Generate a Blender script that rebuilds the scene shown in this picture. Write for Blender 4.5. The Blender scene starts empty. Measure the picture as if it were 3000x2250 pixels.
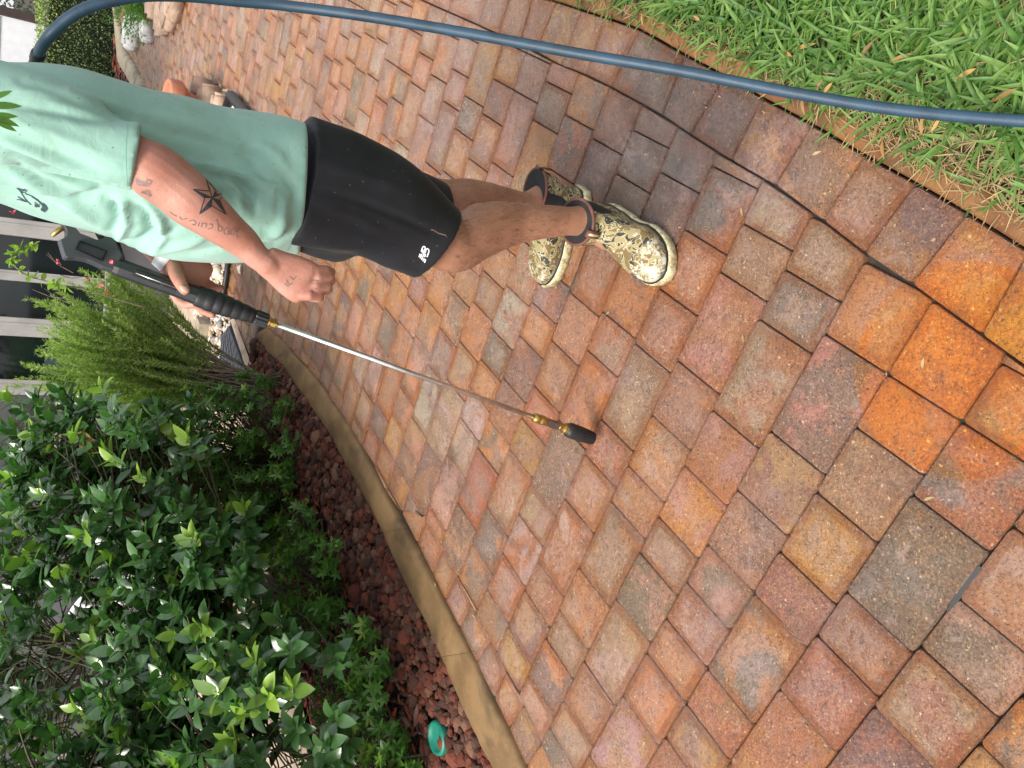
import bpy, bmesh, math, random
import numpy as np
from mathutils import Vector, Matrix, noise
from mathutils.bvhtree import BVHTree
random.seed(7); rng = np.random.default_rng(7)
PI = math.pi
SC = bpy.context.scene
COL = SC.collection

# ------------------------------------------------------------------ camera
H = 1.34
RT = Vector((0.99932513, 0.02064761, 0.03038033))
UP = Vector((-0.03673266, 0.56172568, 0.8265077))
FW = Vector((0.0, 0.82706586, -0.56210503))
cam = bpy.data.cameras.new('camera'); camo = bpy.data.objects.new('camera', cam); COL.objects.link(camo)
cam.sensor_fit = 'HORIZONTAL'; cam.sensor_width = 36; cam.lens = 2281.4 / 3000 * 36
cam.clip_start = 0.05; cam.clip_end = 500
X_, Y_, Z_ = -UP, RT, -FW                      # the picture was taken with the phone turned on its side
camo.matrix_world = Matrix(((X_.x, Y_.x, Z_.x, 0), (X_.y, Y_.y, Z_.y, 0), (X_.z, Y_.z, Z_.z, H), (0, 0, 0, 1)))
SC.camera = camo
# ------------------------------------------------------------------ light
SUN_EL, SUN_AZ = math.radians(56), math.radians(-122)      # azimuth measured from +Y towards +X
w = bpy.data.worlds.new('World'); SC.world = w; w.use_nodes = True
nt = w.node_tree; nt.nodes.clear()
out = nt.nodes.new('ShaderNodeOutputWorld'); bg = nt.nodes.new('ShaderNodeBackground')
sky = nt.nodes.new('ShaderNodeTexSky'); sky.sky_type = 'NISHITA'; sky.sun_disc = False
sky.sun_elevation = SUN_EL; sky.sun_rotation = SUN_AZ; sky.air_density = 0.9; sky.dust_density = 4.0; sky.ozone_density = 0.6
bg.inputs[1].default_value = 0.15
tcw = nt.nodes.new('ShaderNodeTexCoord'); cl = nt.nodes.new('ShaderNodeTexNoise'); cl.inputs['Scale'].default_value = 2.2; cl.inputs['Detail'].default_value = 7; cl.inputs['Roughness'].default_value = .6
mr = nt.nodes.new('ShaderNodeMapRange'); mr.inputs[1].default_value = .38; mr.inputs[2].default_value = .62; mr.inputs[3].default_value = .25; mr.inputs[4].default_value = .90
mxw = nt.nodes.new('ShaderNodeMix'); mxw.data_type = 'RGBA'; mxw.inputs[7].default_value = (6.6, 6.6, 6.7, 1)      # broken white cloud over the blue
nt.links.new(tcw.outputs['Generated'], cl.inputs['Vector']); nt.links.new(cl.outputs[0], mr.inputs[0]); nt.links.new(mr.outputs[0], mxw.inputs[0])
nt.links.new(sky.outputs[0], mxw.inputs[6]); nt.links.new(mxw.outputs[2], bg.inputs[0]); nt.links.new(bg.outputs[0], out.inputs[0])
sd = bpy.data.lights.new('sun', 'SUN'); sd.energy = 3.4; sd.angle = math.radians(26); sd.color = (1, 0.95, 0.88)
so = bpy.data.objects.new('sun', sd); COL.objects.link(so)
sdir = Vector((math.sin(SUN_AZ) * math.cos(SUN_EL), math.cos(SUN_AZ) * math.cos(SUN_EL), math.sin(SUN_EL)))
so.rotation_euler = sdir.to_track_quat('Z', 'Y').to_euler()
SC.view_settings.view_transform = 'Standard'; SC.view_settings.look = 'None'
SC.view_settings.gamma = 1; SC.view_settings.exposure = 0.68; SC.view_settings.use_curve_mapping = False

# ------------------------------------------------------------------ placing helpers (point of the real place behind a spot of the photograph)
def ray(px, py):
    return RT * (1125 - py) + UP * (1500 - px) + FW * 2281.4
def at(px, py, Y):
    d = ray(px, py); s = Y / d.y
    return Vector((d.x * s, Y, H + d.z * s))
def gr(px, py, z=0.0):
    d = ray(px, py); s = (z - H) / d.z
    return Vector((d.x * s, d.y * s, z))
def depth(p): return (Vector(p) - Vector((0, 0, H))).dot(FW)

# ------------------------------------------------------------------ object helpers
def setp(o, label=None, cat=None, group=None, kind=None):
    if label: o['label'] = label
    if cat: o['category'] = cat
    if group: o['group'] = group
    if kind: o['kind'] = kind
    return o
def thing(name, label, cat, loc=(0, 0, 0), group=None):
    o = bpy.data.objects.new(name, None); COL.objects.link(o); o.location = loc
    o.empty_display_size = 0.05
    return setp(o, label, cat, group)
def link(name, me, parent=None, mat=None):
    o = bpy.data.objects.new(name, me); COL.objects.link(o)
    if mat is not None:
        me.materials.clear(); me.materials.append(mat)
    if parent is not None:
        o.parent = parent
        o.matrix_parent_inverse = Matrix.Translation(parent.location).inverted() if parent.parent is None else Matrix.Identity(4)
    return o
class MB:
    def __init__(s): s.v = []; s.f = []
    def add(s, vs, fs):
        n = len(s.v); s.v += [tuple(v) for v in vs]; s.f += [tuple(i + n for i in f) for f in fs]; return s
    def box(s, c, d, rot=None):
        vs = [Vector((x * d[0] / 2, y * d[1] / 2, z * d[2] / 2)) for x in (-1, 1) for y in (-1, 1) for z in (-1, 1)]
        if rot is not None: vs = [rot @ v for v in vs]
        c = Vector(c)
        return s.add([c + v for v in vs], [(0, 1, 3, 2), (4, 6, 7, 5), (0, 4, 5, 1), (2, 3, 7, 6), (0, 2, 6, 4), (1, 5, 7, 3)])
    def loft(s, rings, cap=True, closed=True):
        n = len(rings[0]); base = len(s.v)
        for r in rings: s.v += [tuple(p) for p in r]
        for i in range(len(rings) - 1):
            for j in range(n if closed else n - 1):
                a = base + i * n + j; b = base + i * n + (j + 1) % n
                s.f.append((a, b, b + n, a + n))
        if cap and closed:
            s.f.append(tuple(base + j for j in range(n))[::-1]); s.f.append(tuple(base + (len(rings) - 1) * n + j for j in range(n)))
        return s
    def tube(s, pts, rad, n=10, cap=True, flat=None, hint=None, roundcap=False):
        pts = [Vector(p) for p in pts]
        if not hasattr(rad, '__len__'): rad = [rad] * len(pts)
        rad = list(rad)
        if roundcap:
            d0 = (pts[0] - pts[1]).normalized(); d1 = (pts[-1] - pts[-2]).normalized(); r0, r1 = rad[0], rad[-1]
            pts = [pts[0] + d0 * r0 * .92, pts[0] + d0 * r0 * .6] + pts + [pts[-1] + d1 * r1 * .6, pts[-1] + d1 * r1 * .92]
            rad = [r0 * .38, r0 * .8] + rad + [r1 * .8, r1 * .38]
            if flat and hasattr(flat, '__len__'): flat = [flat[0]] * 2 + list(flat) + [flat[-1]] * 2
        rings = []; u = None
        for i, p in enumerate(pts):
            t = (pts[min(i + 1, len(pts) - 1)] - pts[max(i - 1, 0)]).normalized()
            if u is None:
                h = Vector(hint) if hint is not None else (Vector((0, 0, 1)) if abs(t.z) < .9 else Vector((1, 0, 0)))
                u = (h - t * h.dot(t)).normalized()
            else: u = (u - t * u.dot(t)).normalized()
            v = t.cross(u)
            fl = 1 if flat is None else (flat[i] if hasattr(flat, '__len__') else flat)
            rings.append([p + u * (math.cos(a) * rad[i] * fl) + v * (math.sin(a) * rad[i]) for a in [2 * PI * k / n for k in range(n)]])
        return s.loft(rings, cap)
    def mesh(s, name='m', smooth=False):
        me = bpy.data.meshes.new(name); me.from_pydata(s.v, [], s.f); me.update()
        if smooth: me.polygons.foreach_set('use_smooth', [True] * len(me.polygons))
        return me
    def build(s, name, mat, parent=None, smooth=False):
        return link(name, s.mesh(name, smooth), parent, mat)
def spline(pts, k=8):
    """Catmull-Rom through pts (tuples of any length)"""
    P = [np.array(p, float) for p in pts]; P = [2 * P[0] - P[1]] + P + [2 * P[-1] - P[-2]]; o = []
    for i in range(1, len(P) - 2):
        for j in range(k):
            t = j / k; a, b, c, d = P[i - 1], P[i], P[i + 1], P[i + 2]
            o.append(.5 * ((2 * b) + (c - a) * t + (2 * a - 5 * b + 4 * c - d) * t * t + (3 * b - a - 3 * c + d) * t ** 3))
    o.append(P[-2]); return o
def remesh(mb, voxel, smooth_it=4, fac=.5):
    """weld closed overlapping shapes into one skin"""
    me = mb.mesh(); o = bpy.data.objects.new('t', me); COL.objects.link(o)
    m = o.modifiers.new('r', 'REMESH'); m.mode = 'VOXEL'; m.voxel_size = voxel
    if smooth_it:
        s = o.modifiers.new('s', 'SMOOTH'); s.iterations = smooth_it; s.factor = fac
    dg = bpy.context.evaluated_depsgraph_get(); r = bpy.data.meshes.new_from_object(o.evaluated_get(dg))
    bpy.data.objects.remove(o); r.polygons.foreach_set('use_smooth', [True] * len(r.polygons)); return r
def coords(me):
    a = np.empty(len(me.vertices) * 3); me.vertices.foreach_get('co', a); return a.reshape(-1, 3)
def normals(me):
    a = np.empty(len(me.vertices) * 3); me.vertices.foreach_get('normal', a); return a.reshape(-1, 3)
def setco(me, a): me.vertices.foreach_set('co', a.ravel()); me.update()

# ------------------------------------------------------------------ materials
class NT:
    def __init__(s, name):
        s.m = bpy.data.materials.new(name); s.m.use_nodes = True; s.t = s.m.node_tree
        s.b = s.t.nodes['Principled BSDF']; s._co = None
    def n(s, ty, **k):
        x = s.t.nodes.new('ShaderNode' + ty)
        for a, v in k.items():
            if a.startswith('i_'):
                key = a[2:]; key = int(key) if key.isdigit() else key.replace('_', ' ')
                s.set(x.inputs[key], v)
            else: setattr(x, a, v)
        return x
    def set(s, inp, v):
        if isinstance(v, bpy.types.NodeSocket): s.t.links.new(v, inp)
        elif isinstance(v, bpy.types.Node): s.t.links.new(v.outputs[0], inp)
        else:
            if inp.type == 'RGBA' and len(v) == 3: v = (*v, 1)
            inp.default_value = v
    def obj(s):
        if s._co is None: s._co = s.n('TexCoord').outputs['Object']
        return s._co
    def noise(s, scale, detail=4, rough=.55, dist=0, vec=None, w=None):
        x = s.n('TexNoise', i_Scale=scale, i_Detail=detail, i_Roughness=rough, i_Distortion=dist)
        s.t.links.new(vec if vec is not None else s.obj(), x.inputs['Vector']); return x.outputs['Fac']
    def vor(s, scale, out='Distance', feature='F1', vec=None):
        x = s.n('TexVoronoi', feature=feature, i_Scale=scale)
        s.t.links.new(vec if vec is not None else s.obj(), x.inputs['Vector']); return x.outputs[out]
    def ramp(s, fac, lo, hi, a=0., b=1.):
        x = s.n('MapRange', interpolation_type='SMOOTHSTEP'); s.set(x.inputs[0], fac)
        for i, v in zip((1, 2, 3, 4), (lo, hi, a, b)): x.inputs[i].default_value = v
        return x.outputs[0]
    def math(s, op, a, b=0.):
        x = s.n('Math', operation=op); s.set(x.inputs[0], a); s.set(x.inputs[1], b); return x.outputs[0]
    def mix(s, f, a, b, mode='MIX'):
        x = s.n('Mix', data_type='RGBA', blend_type=mode, clamp_factor=True)
        s.set(x.inputs[0], f); s.set(x.inputs[6], a); s.set(x.inputs[7], b); return x.outputs[2]
    def P(s, **k):
        for a, v in k.items(): s.set(s.b.inputs[a.replace('_', ' ')], v)
        return s
    def bump(s, h, strength=.5, dist=.002):
        x = s.n('Bump', i_Strength=strength, i_Distance=dist); s.set(x.inputs['Height'], h)
        s.t.links.new(x.outputs[0], s.b.inputs['Normal']); return s
def plain(name, c, rough=.6, var=.15, scale=30, bump=.2, bscale=200, metal=0., spec=.5, bd=.001, **k):
    t = NT(name); n1 = t.noise(scale, 5)
    col = t.mix(t.ramp(n1, .3, .7), tuple(x * (1 - var) for x in c), tuple(min(1, x * (1 + var)) for x in c))
    t.P(Base_Color=col, Roughness=rough, Metallic=metal, Specular_IOR_Level=spec)
    if bump: t.bump(t.noise(bscale, 3), bump, bd)
    for a, v in k.items(): t.set(t.b.inputs[a.replace('_', ' ')], v)
    return t.m

def paver_mat(name, kind):
    t = NT(name)
    a1 = t.n('Attribute', attribute_type=kind, attribute_name='tone').outputs['Color']
    a2 = t.n('Attribute', attribute_type=kind, attribute_name='blotch').outputs['Color']
    if kind == 'OBJECT': rnd = t.n('ObjectInfo').outputs['Random']
    else: rnd = t.n('Attribute', attribute_type='GEOMETRY', attribute_name='rnd').outputs['Fac']
    geo = t.n('NewGeometry').outputs['Position']
    off = t.n('CombineXYZ', i_0=t.math('MULTIPLY', rnd, 37.), i_1=t.math('MULTIPLY', rnd, 91.), i_2=t.math('MULTIPLY', rnd, 13.))
    vec = t.n('VectorMath', operation='ADD', i_0=geo, i_1=off.outputs[0]).outputs[0]
    big = t.noise(9, 3, .5, .6, vec)
    mid = t.noise(38, 6, .7, .3, vec)
    fine = t.noise(210, 4, .9, 0, vec)
    fine2 = t.noise(85, 6, .88, 0, vec)
    rim = t.n('Attribute', attribute_type='GEOMETRY', attribute_name='rim').outputs['Fac']
    f = t.ramp(t.math('ADD', big, t.math('MULTIPLY', t.math('SUBTRACT', mid, .5), .35)), .46, .60)
    c = t.mix(f, a1, a2)
    # ochre or pink wander
    c = t.mix(t.ramp(mid, .52, .72, 0, .5), c, t.mix(t.ramp(big, .4, .6), (.44, .19, .05), (.37, .19, .11)))
    c = t.mix(t.ramp(mid, .5, .3, 0, .45), c, (.085, .05, .035))
    # sandy grain: light and dark specks
    c = t.mix(t.ramp(fine, .53, .64, 0, .72), c, (.60, .36, .19))
    c = t.mix(t.ramp(fine, .47, .37, 0, .90), c, (.045, .020, .012))
    c = t.mix(t.ramp(fine2, .47, .36, 0, .70), c, (.065, .032, .020))
    wob = t.n('TexNoise', i_Scale=190., i_Detail=2.); t.t.links.new(vec, wob.inputs['Vector'])
    wv = t.n('VectorMath', operation='MULTIPLY_ADD', i_0=wob.outputs['Color'], i_1=(.010, .010, .010), i_2=vec).outputs[0]
    for sc, th, col, am in ((150, .17, (.66, .45, .25), .75), (85, .14, (.72, .55, .32), .75), (90, .14, (.03, .02, .015), .85)):
        v = t.n('TexVoronoi', i_Scale=sc, i_Randomness=1.); t.t.links.new(wv, v.inputs['Vector'])
        sep = t.n('SeparateColor'); t.t.links.new(v.outputs['Color'], sep.inputs[0])
        keep = t.math('GREATER_THAN', sep.outputs[0], .62)
        sz = t.math('MULTIPLY', sep.outputs[1], th * 1.6)
        m = t.math('MULTIPLY', t.math('LESS_THAN', v.outputs['Distance'], sz), keep)
        c = t.mix(t.math('MULTIPLY', m, am), c, col)
    # bloom (pale salts) patches, then pale centres with sky sheen painted in
    bl = t.math('MULTIPLY', t.ramp(t.noise(16, 5, .7, .5, vec), .55, .72, 0, .55), t.ramp(fine2, .38, .6, .2, 1))
    c = t.mix(bl, c, (.46, .34, .29))
    amt = t.ramp(t.math('FRACT', t.math('MULTIPLY', rnd, 17.3)), .1, .7, .25, 1.)
    edge_w = t.math('MULTIPLY', t.ramp(t.math('ADD', rim, t.math('MULTIPLY', t.math('SUBTRACT', mid, .5), .26)), .78, .92), amt)
    c = t.mix(t.math('MULTIPLY', edge_w, .72), c, t.mix(.5, t.mix(1., c, (.66, .42, .26), 'MULTIPLY'), (.22, .082, .028)))
    cen = t.math('MULTIPLY', t.math('MULTIPLY', t.ramp(rim, .85, .45), amt), t.ramp(fine2, .42, .60, .15, 1))
    c = t.mix(t.math('MULTIPLY', cen, .30), c, (.47, .36, .32))  # drying centre, paled further to paint in the whitish sheen of the sky
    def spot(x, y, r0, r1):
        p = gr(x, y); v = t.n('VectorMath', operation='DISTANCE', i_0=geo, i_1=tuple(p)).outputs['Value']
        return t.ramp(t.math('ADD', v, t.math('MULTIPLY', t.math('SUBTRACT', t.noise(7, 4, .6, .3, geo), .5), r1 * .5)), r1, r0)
    # a damp, almost black stain by the border, and an oiled orange patch with a hard curved edge
    c = t.mix(t.math('MULTIPLY', spot(2010, 330, .16, .46), .92), c, t.mix(1., c, (.40, .40, .47), 'MULTIPLY'))
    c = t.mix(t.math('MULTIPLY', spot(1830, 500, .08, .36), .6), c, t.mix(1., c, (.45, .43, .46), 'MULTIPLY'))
    oil = t.n('VectorMath', operation='DISTANCE', i_0=geo, i_1=tuple(gr(2800, 1085))).outputs['Value']
    c = t.mix(t.ramp(oil, .185, .178, 0, .9), c, t.mix(1., c, (1.22, .92, .42), 'MULTIPLY'))
    grime = t.noise(4.2, 6, .7, .8, geo); c = t.mix(t.ramp(grime, .50, .66, 0, .42), c, t.mix(1., c, (.56, .54, .60), 'MULTIPLY'))
    c = t.mix(t.math('MULTIPLY', t.ramp(t.noise(3.1, 5, .7, .5, geo), .52, .66, 0, .34), t.ramp(fine2, .4, .58, .3, 1)), c, (.44, .34, .33))
    hs_ = t.n('HueSaturation', i_Saturation=1.06, i_Value=1.0); t.set(hs_.inputs['Color'], c); c = hs_.outputs[0]
    wet = t.ramp(t.noise(5.5, 4, .6, .4, geo), .42, .62)
    c = t.mix(t.math('MULTIPLY', wet, .25), c, t.mix(1., c, (.6, .55, .5), 'MULTIPLY'))
    ro = t.math('SUBTRACT', t.math('SUBTRACT', .42, t.math('MULTIPLY', edge_w, .2)), t.math('MULTIPLY', wet, .26))
    ro = t.math('ADD', ro, t.math('MULTIPLY', t.math('SUBTRACT', fine2, .5), .35))
    t.P(Base_Color=c, Roughness=ro, Specular_IOR_Level=.7, Coat_Weight=t.math('ADD', t.math('MULTIPLY', wet, .7), .15), Coat_Roughness=.12, Coat_IOR=1.65)
    h = t.math('ADD', t.math('MULTIPLY', fine2, .8), t.math('ADD', t.math('MULTIPLY', fine, .5), t.math('MULTIPLY', mid, 1.2)))
    h = t.math('ADD', h, t.math('MULTIPLY', fine2, 1.2)); t.bump(h, .9, .0045)
    t.t.links.new(t.b.inputs['Normal'].links[0].from_socket, t.b.inputs['Coat Normal'])
    return t.m

def leaf_mat(name, dark, light, young=(.25, .42, .05), rough=.35, trans=.35, spec=.5, yattr=True):
    t = NT(name)
    r = t.n('NewGeometry').outputs['Random Per Island']
    c = t.mix(r, dark, light)
    if yattr: c = t.mix(t.n('Attribute', attribute_type='GEOMETRY', attribute_name='young').outputs['Fac'], c, young)
    c = t.mix(t.ramp(t.noise(60, 3), .45, .75, 0, .35), c, tuple(min(1, x * 1.5) for x in light))
    t.P(Base_Color=c, Roughness=rough, Specular_IOR_Level=spec)
    tr = t.n('BsdfTranslucent'); t.set(tr.inputs[0], t.mix(1., c, (1.4, 1.9, .7), 'MULTIPLY'))
    mx = t.n('MixShader'); mx.inputs[0].default_value = trans
    o = t.t.nodes['Material Output']
    t.t.links.new(t.b.outputs[0], mx.inputs[1]); t.t.links.new(tr.outputs[0], mx.inputs[2]); t.t.links.new(mx.outputs[0], o.inputs[0])
    return t.m

M = {}
M['paver'] = paver_mat('paver_surface', 'OBJECT'); M['paver_far'] = paver_mat('paver_surface_far', 'GEOMETRY')
M['joint'] = plain('joint_sand', (.024, .016, .010), .8, .5, 60, .6, 300)
M['black_plastic'] = plain('black_plastic', (.014, .015, .016), .42, .2, 40, .15, 900)
M['grey_plastic'] = plain('grey_plastic', (.035, .037, .042), .45, .1, 30, .1, 900)
M['black_rubber'] = plain('black_rubber', (.008, .008, .009), .5, .3, 60, .2, 500)
M['steel'] = plain('brushed_steel', (.62, .61, .59), .34, .15, 60, 0, metal=1.)
M['brass'] = plain('brass', (.42, .28, .09), .38, .3, 200, .2, 600, metal=1.)
M['hose'] = plain('blue_hose_rubber', (.014, .042, .070), .5, .25, 25, .3, 500)
M['terracotta'] = plain('terracotta', (.42, .16, .09), .75, .15, 12, .2, 300)
M['white_paint'] = plain('white_stucco', (.86, .87, .88), .8, .04, 8, .5, 90, bd=.01)
M['white_resin'] = plain('white_resin', (.72, .72, .70), .4, .05, 20, 0)
M['brown_trim'] = plain('brown_trim', (.055, .035, .030), .6, .2, 10, .1)
M['frame'] = plain('window_frame_bronze_grey', (.36, .355, .335), .45, .12, 6, .1, 200)
M['frame_dark'] = plain('dark_frame', (.045, .040, .036), .5, .2, 8, .1)
M['siding'] = plain('grey_siding', (.10, .10, .11), .6, .1, 6, .2)
M['beige'] = plain('beige_moulding', (.30, .25, .19), .7, .1, 10, .2)
M['soil'] = plain('dark_soil', (.035, .020, .014), .95, .5, 30, 1., 60, bd=.02)
M['slate'] = plain('slate_tile', (.060, .066, .078), .6, .2, 20, .4, 120)
M['timber'] = plain('weathered_timber', (.30, .25, .18), .8, .3, 14, .5, 60)
M['stone_tan'] = plain('tan_stone', (.36, .25, .18), .85, .3, 9, .8, 40, bd=.01)
M['stone_white'] = plain('white_stone', (.62, .62, .60), .8, .2, 12, .8, 60, bd=.01)
M['bark'] = plain('grey_bark', (.16, .13, .095), .85, .4, 40, .6, 150, bd=.002)
M['twig_green'] = plain('green_twig', (.06, .055, .025), .7, .3, 40, .2)
M['valve'] = plain('green_valve_lid', (.01, .16, .11), .45, .15, 20, .2)
M['wrist_band'] = plain('white_wristband', (.75, .76, .76), .5, .03, 20, 0)
M['ink'] = plain('tattoo_ink', (.030, .036, .045), .6, .5, 300, 0)
M['ink_light'] = plain('faded_ink', (.17, .115, .10), .6, .3, 300, 0)
M['print'] = plain('shirt_print', (.030, .060, .075), .7, .2, 200, 0)
M['white_print'] = plain('white_print', (.78, .80, .82), .5, .02, 20, 0)
M['red'] = plain('red_button', (.45, .03, .05), .4, .1, 20, 0)
M['pink'] = plain('pink_petal', (.65, .08, .12), .6, .1, 20, 0)
M['leather'] = plain('brown_collar', (.12, .045, .030), .55, .25, 60, .3, 400)
M['black_fill'] = plain('matte_black_fill', (.010, .010, .011), .85, .3, 60, .4, 800)
M['glass'] = plain('dark_glass', (.006, .011, .013), .04, .3, 2, 0, spec=.6)
M['camellia'] = leaf_mat('camellia_leaf', (.020, .062, .020), (.070, .155, .045), (.24, .37, .05), .22, .25, .8)
M['azalea'] = leaf_mat('azalea_leaf', (.035, .10, .018), (.085, .20, .035), (.28, .42, .05), .4, .35)
M['needle'] = leaf_mat('feathery_leaf', (.13, .20, .04), (.27, .36, .10), (.40, .50, .14), .5, .42, .4)
M['hedge'] = leaf_mat('hedge_leaf', (.030, .060, .020), (.11, .18, .06), (.35, .42, .10), .4, .3)
M['grass'] = leaf_mat('grass_blade', (.032, .095, .017), (.105, .215, .038), (.16, .26, .06), .45, .3, .4)
M['straw'] = leaf_mat('dead_straw', (.13, .085, .04), (.30, .22, .12), (.4, .3, .15), .8, .2, .2)
M['dry_leaf'] = leaf_mat('dry_leaf', (.16, .08, .035), (.36, .21, .10), (.5, .3, .1), .6, .3, .3)
def conc(name, a, b, sc, bump=.5):
    t = NT(name); n = t.noise(7, 5, .65, .3); g = t.noise(sc, 3, .8)
    c = t.mix(t.ramp(n, .35, .65), a, b); c = t.mix(t.ramp(g, .38, .25, 0, .6), c, tuple(x * .3 for x in a))
    c = t.mix(t.ramp(g, .62, .75, 0, .6), c, tuple(min(1, x * 1.8) for x in b))
    c = t.mix(t.ramp(t.noise(3.1, 5, .7, .6), .52, .66, 0, .55), c, (.050, .034, .016))
    t.P(Base_Color=c, Roughness=.75); t.bump(t.math('ADD', g, n), bump, .002); return t.m
M['curb'] = conc('curb_concrete', (.125, .070, .024), (.20, .118, .046), 160, 1.)
M['curb_far'] = conc('grey_curb_concrete', (.26, .22, .14), (.34, .29, .21), 200)
M['edging'] = conc('ochre_edging', (.12, .045, .013), (.22, .10, .032), 90, .9)
M['patio'] = conc('pebble_concrete', (.34, .26, .19), (.46, .36, .27), 250)
def rock_mat(name, cols, rough=.9, bump=.8):
    t = NT(name); r = t.n('NewGeometry').outputs['Random Per Island']
    cr = t.n('ValToRGB'); cr.color_ramp.interpolation = 'CONSTANT'
    el = cr.color_ramp.elements
    while len(el) < len(cols): el.new(.5)
    for i, c in enumerate(cols): el[i].position = i / len(cols); el[i].color = (*c, 1)
    t.t.links.new(r, cr.inputs[0])
    c = t.mix(t.ramp(t.noise(220, 4, .8), .45, .3, 0, .8), cr.outputs[0], (.015, .006, .005))
    t.P(Base_Color=c, Roughness=rough); t.bump(t.noise(160, 4, .8), bump, .006); return t.m
M['lava'] = rock_mat('lava_rock', [(.10, .022, .009), (.06, .018, .009), (.14, .034, .014), (.08, .034, .018), (.12, .028, .011), (.045, .016, .009), (.15, .07, .04)])
M['pebble'] = rock_mat('river_pebble', [(.55, .48, .38), (.62, .58, .52), (.45, .33, .20), (.35, .27, .2), (.6, .52, .4), (.25, .22, .2)], .6, .15)
M['mulch'] = rock_mat('bark_mulch', [(.12, .035, .022), (.16, .06, .04), (.09, .03, .022), (.2, .1, .075), (.26, .05, .02)], .9, .3)
# skin
def skin_mat():
    t = NT('skin')
    n1 = t.noise(14, 4, .6); n2 = t.noise(90, 4, .7); geo = t.n('NewGeometry').outputs['Position']
    sx = t.n('SeparateXYZ'); t.t.links.new(geo, sx.inputs[0])
    leg = t.ramp(sx.outputs[2], .58, .70, 1, 0)                         # legs tanned browner than the arms
    c = t.mix(t.ramp(n1, .35, .65), (.36, .155, .105), (.42, .21, .155))
    c = t.mix(leg, c, t.mix(t.ramp(n1, .35, .65), (.26, .125, .072), (.32, .165, .10)))
    c = t.mix(t.ramp(n2, .5, .75, 0, .45), c, (.48, .16, .11)); c = t.mix(t.ramp(t.noise(240, 4, .8), .46, .32, 0, .4), c, (.20, .085, .05))
    v = t.vor(55); c = t.mix(t.ramp(v, .10, .05, 0, .55), c, (.20, .06, .035))
    t.P(Base_Color=c, Roughness=.5, Specular_IOR_Level=.4, Subsurface_Weight=.12, Subsurface_Radius=(.012, .004, .002), Subsurface_Scale=1.)
    t.bump(t.math('ADD', t.noise(400, 3, .6), t.math('MULTIPLY', n2, 1.5)), .5, .0009); return t.m
M['skin'] = skin_mat()
def shirt_mat():
    t = NT('mint_jersey'); n = t.noise(5, 4, .6)
    c = t.mix(t.ramp(n, .35, .7), (.235, .415, .335), (.28, .48, .395))
    c = t.mix(t.ramp(t.noise(6.5, 5, .7, .5), .54, .70, 0, .5), c, (.20, .32, .24))       # grubby patches
    c = t.mix(t.ramp(t.vor(48), .075, .05, 0, .6), c, (.03, .04, .035))
    t.P(Base_Color=c, Roughness=.7, Sheen_Weight=.2, Specular_IOR_Level=.3); t.bump(t.math('ADD', t.math('MULTIPLY', t.noise(28, 3, .6, .8), 6.), t.noise(900, 2)), .35, .0010); return t.m
M['shirt'] = shirt_mat()
def shorts_mat():
    t = NT('black_shorts'); c = t.mix(t.ramp(t.noise(9, 4), .3, .7), (.006, .0065, .008), (.011, .012, .015))
    c = t.mix(t.ramp(t.vor(70), .06, .045, 0, .8), c, (.3, .3, .3))
    t.P(Base_Color=c, Roughness=.62, Sheen_Weight=.04, Specular_IOR_Level=.3); t.bump(t.noise(700, 2), .15, .0005); return t.m
M['shorts'] = shorts_mat()
def camo_mat():
    t = NT('camo_rubber'); vec = t.obj()
    a = t.noise(26, 2, .4, 1.6, vec); b = t.noise(40, 2, .4, 1.2, t.n('VectorMath', operation='ADD', i_0=vec, i_1=(3.1, 1.7, 9.)).outputs[0])
    c = t.mix(t.math('GREATER_THAN', a, .5), (.155, .105, .040), (.27, .22, .105))
    c = t.mix(t.math('GREATER_THAN', b, .57), c, (.035, .030, .022))
    c = t.mix(t.math('LESS_THAN', b, .38), c, (.14, .10, .035))
    e = t.math('MINIMUM', t.math('ABSOLUTE', t.math('SUBTRACT', a, .5)), t.math('ABSOLUTE', t.math('SUBTRACT', b, .57)))
    c = t.mix(t.ramp(e, .016, .008), c, (.44, .40, .25))
    sx = t.n('SeparateXYZ'); t.t.links.new(vec, sx.inputs[0])
    worn = t.math('ADD', t.ramp(sx.outputs[0], .10, .30, -.22, .06), t.noise(34, 5, .75))
    c = t.mix(t.ramp(worn, .50, .60, 0, .86), c, (.50, .48, .39))
    c = t.mix(t.ramp(t.noise(200, 4, .8), .40, .30, 0, .7), c, (.10, .085, .05))
    t.P(Base_Color=c, Roughness=.6, Specular_IOR_Level=.3); t.bump(t.noise(80, 3), .15, .001); return t.m
M['camo'] = camo_mat()
def sole_mat():
    t = NT('cream_sole'); c = t.mix(t.ramp(t.noise(60, 5, .8), .38, .6), (.24, .19, .09), (.60, .54, .33))
    t.P(Base_Color=c, Roughness=.6); t.bump(t.noise(120, 3), .2, .001); return t.m
M['sole'] = sole_mat()


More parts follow.
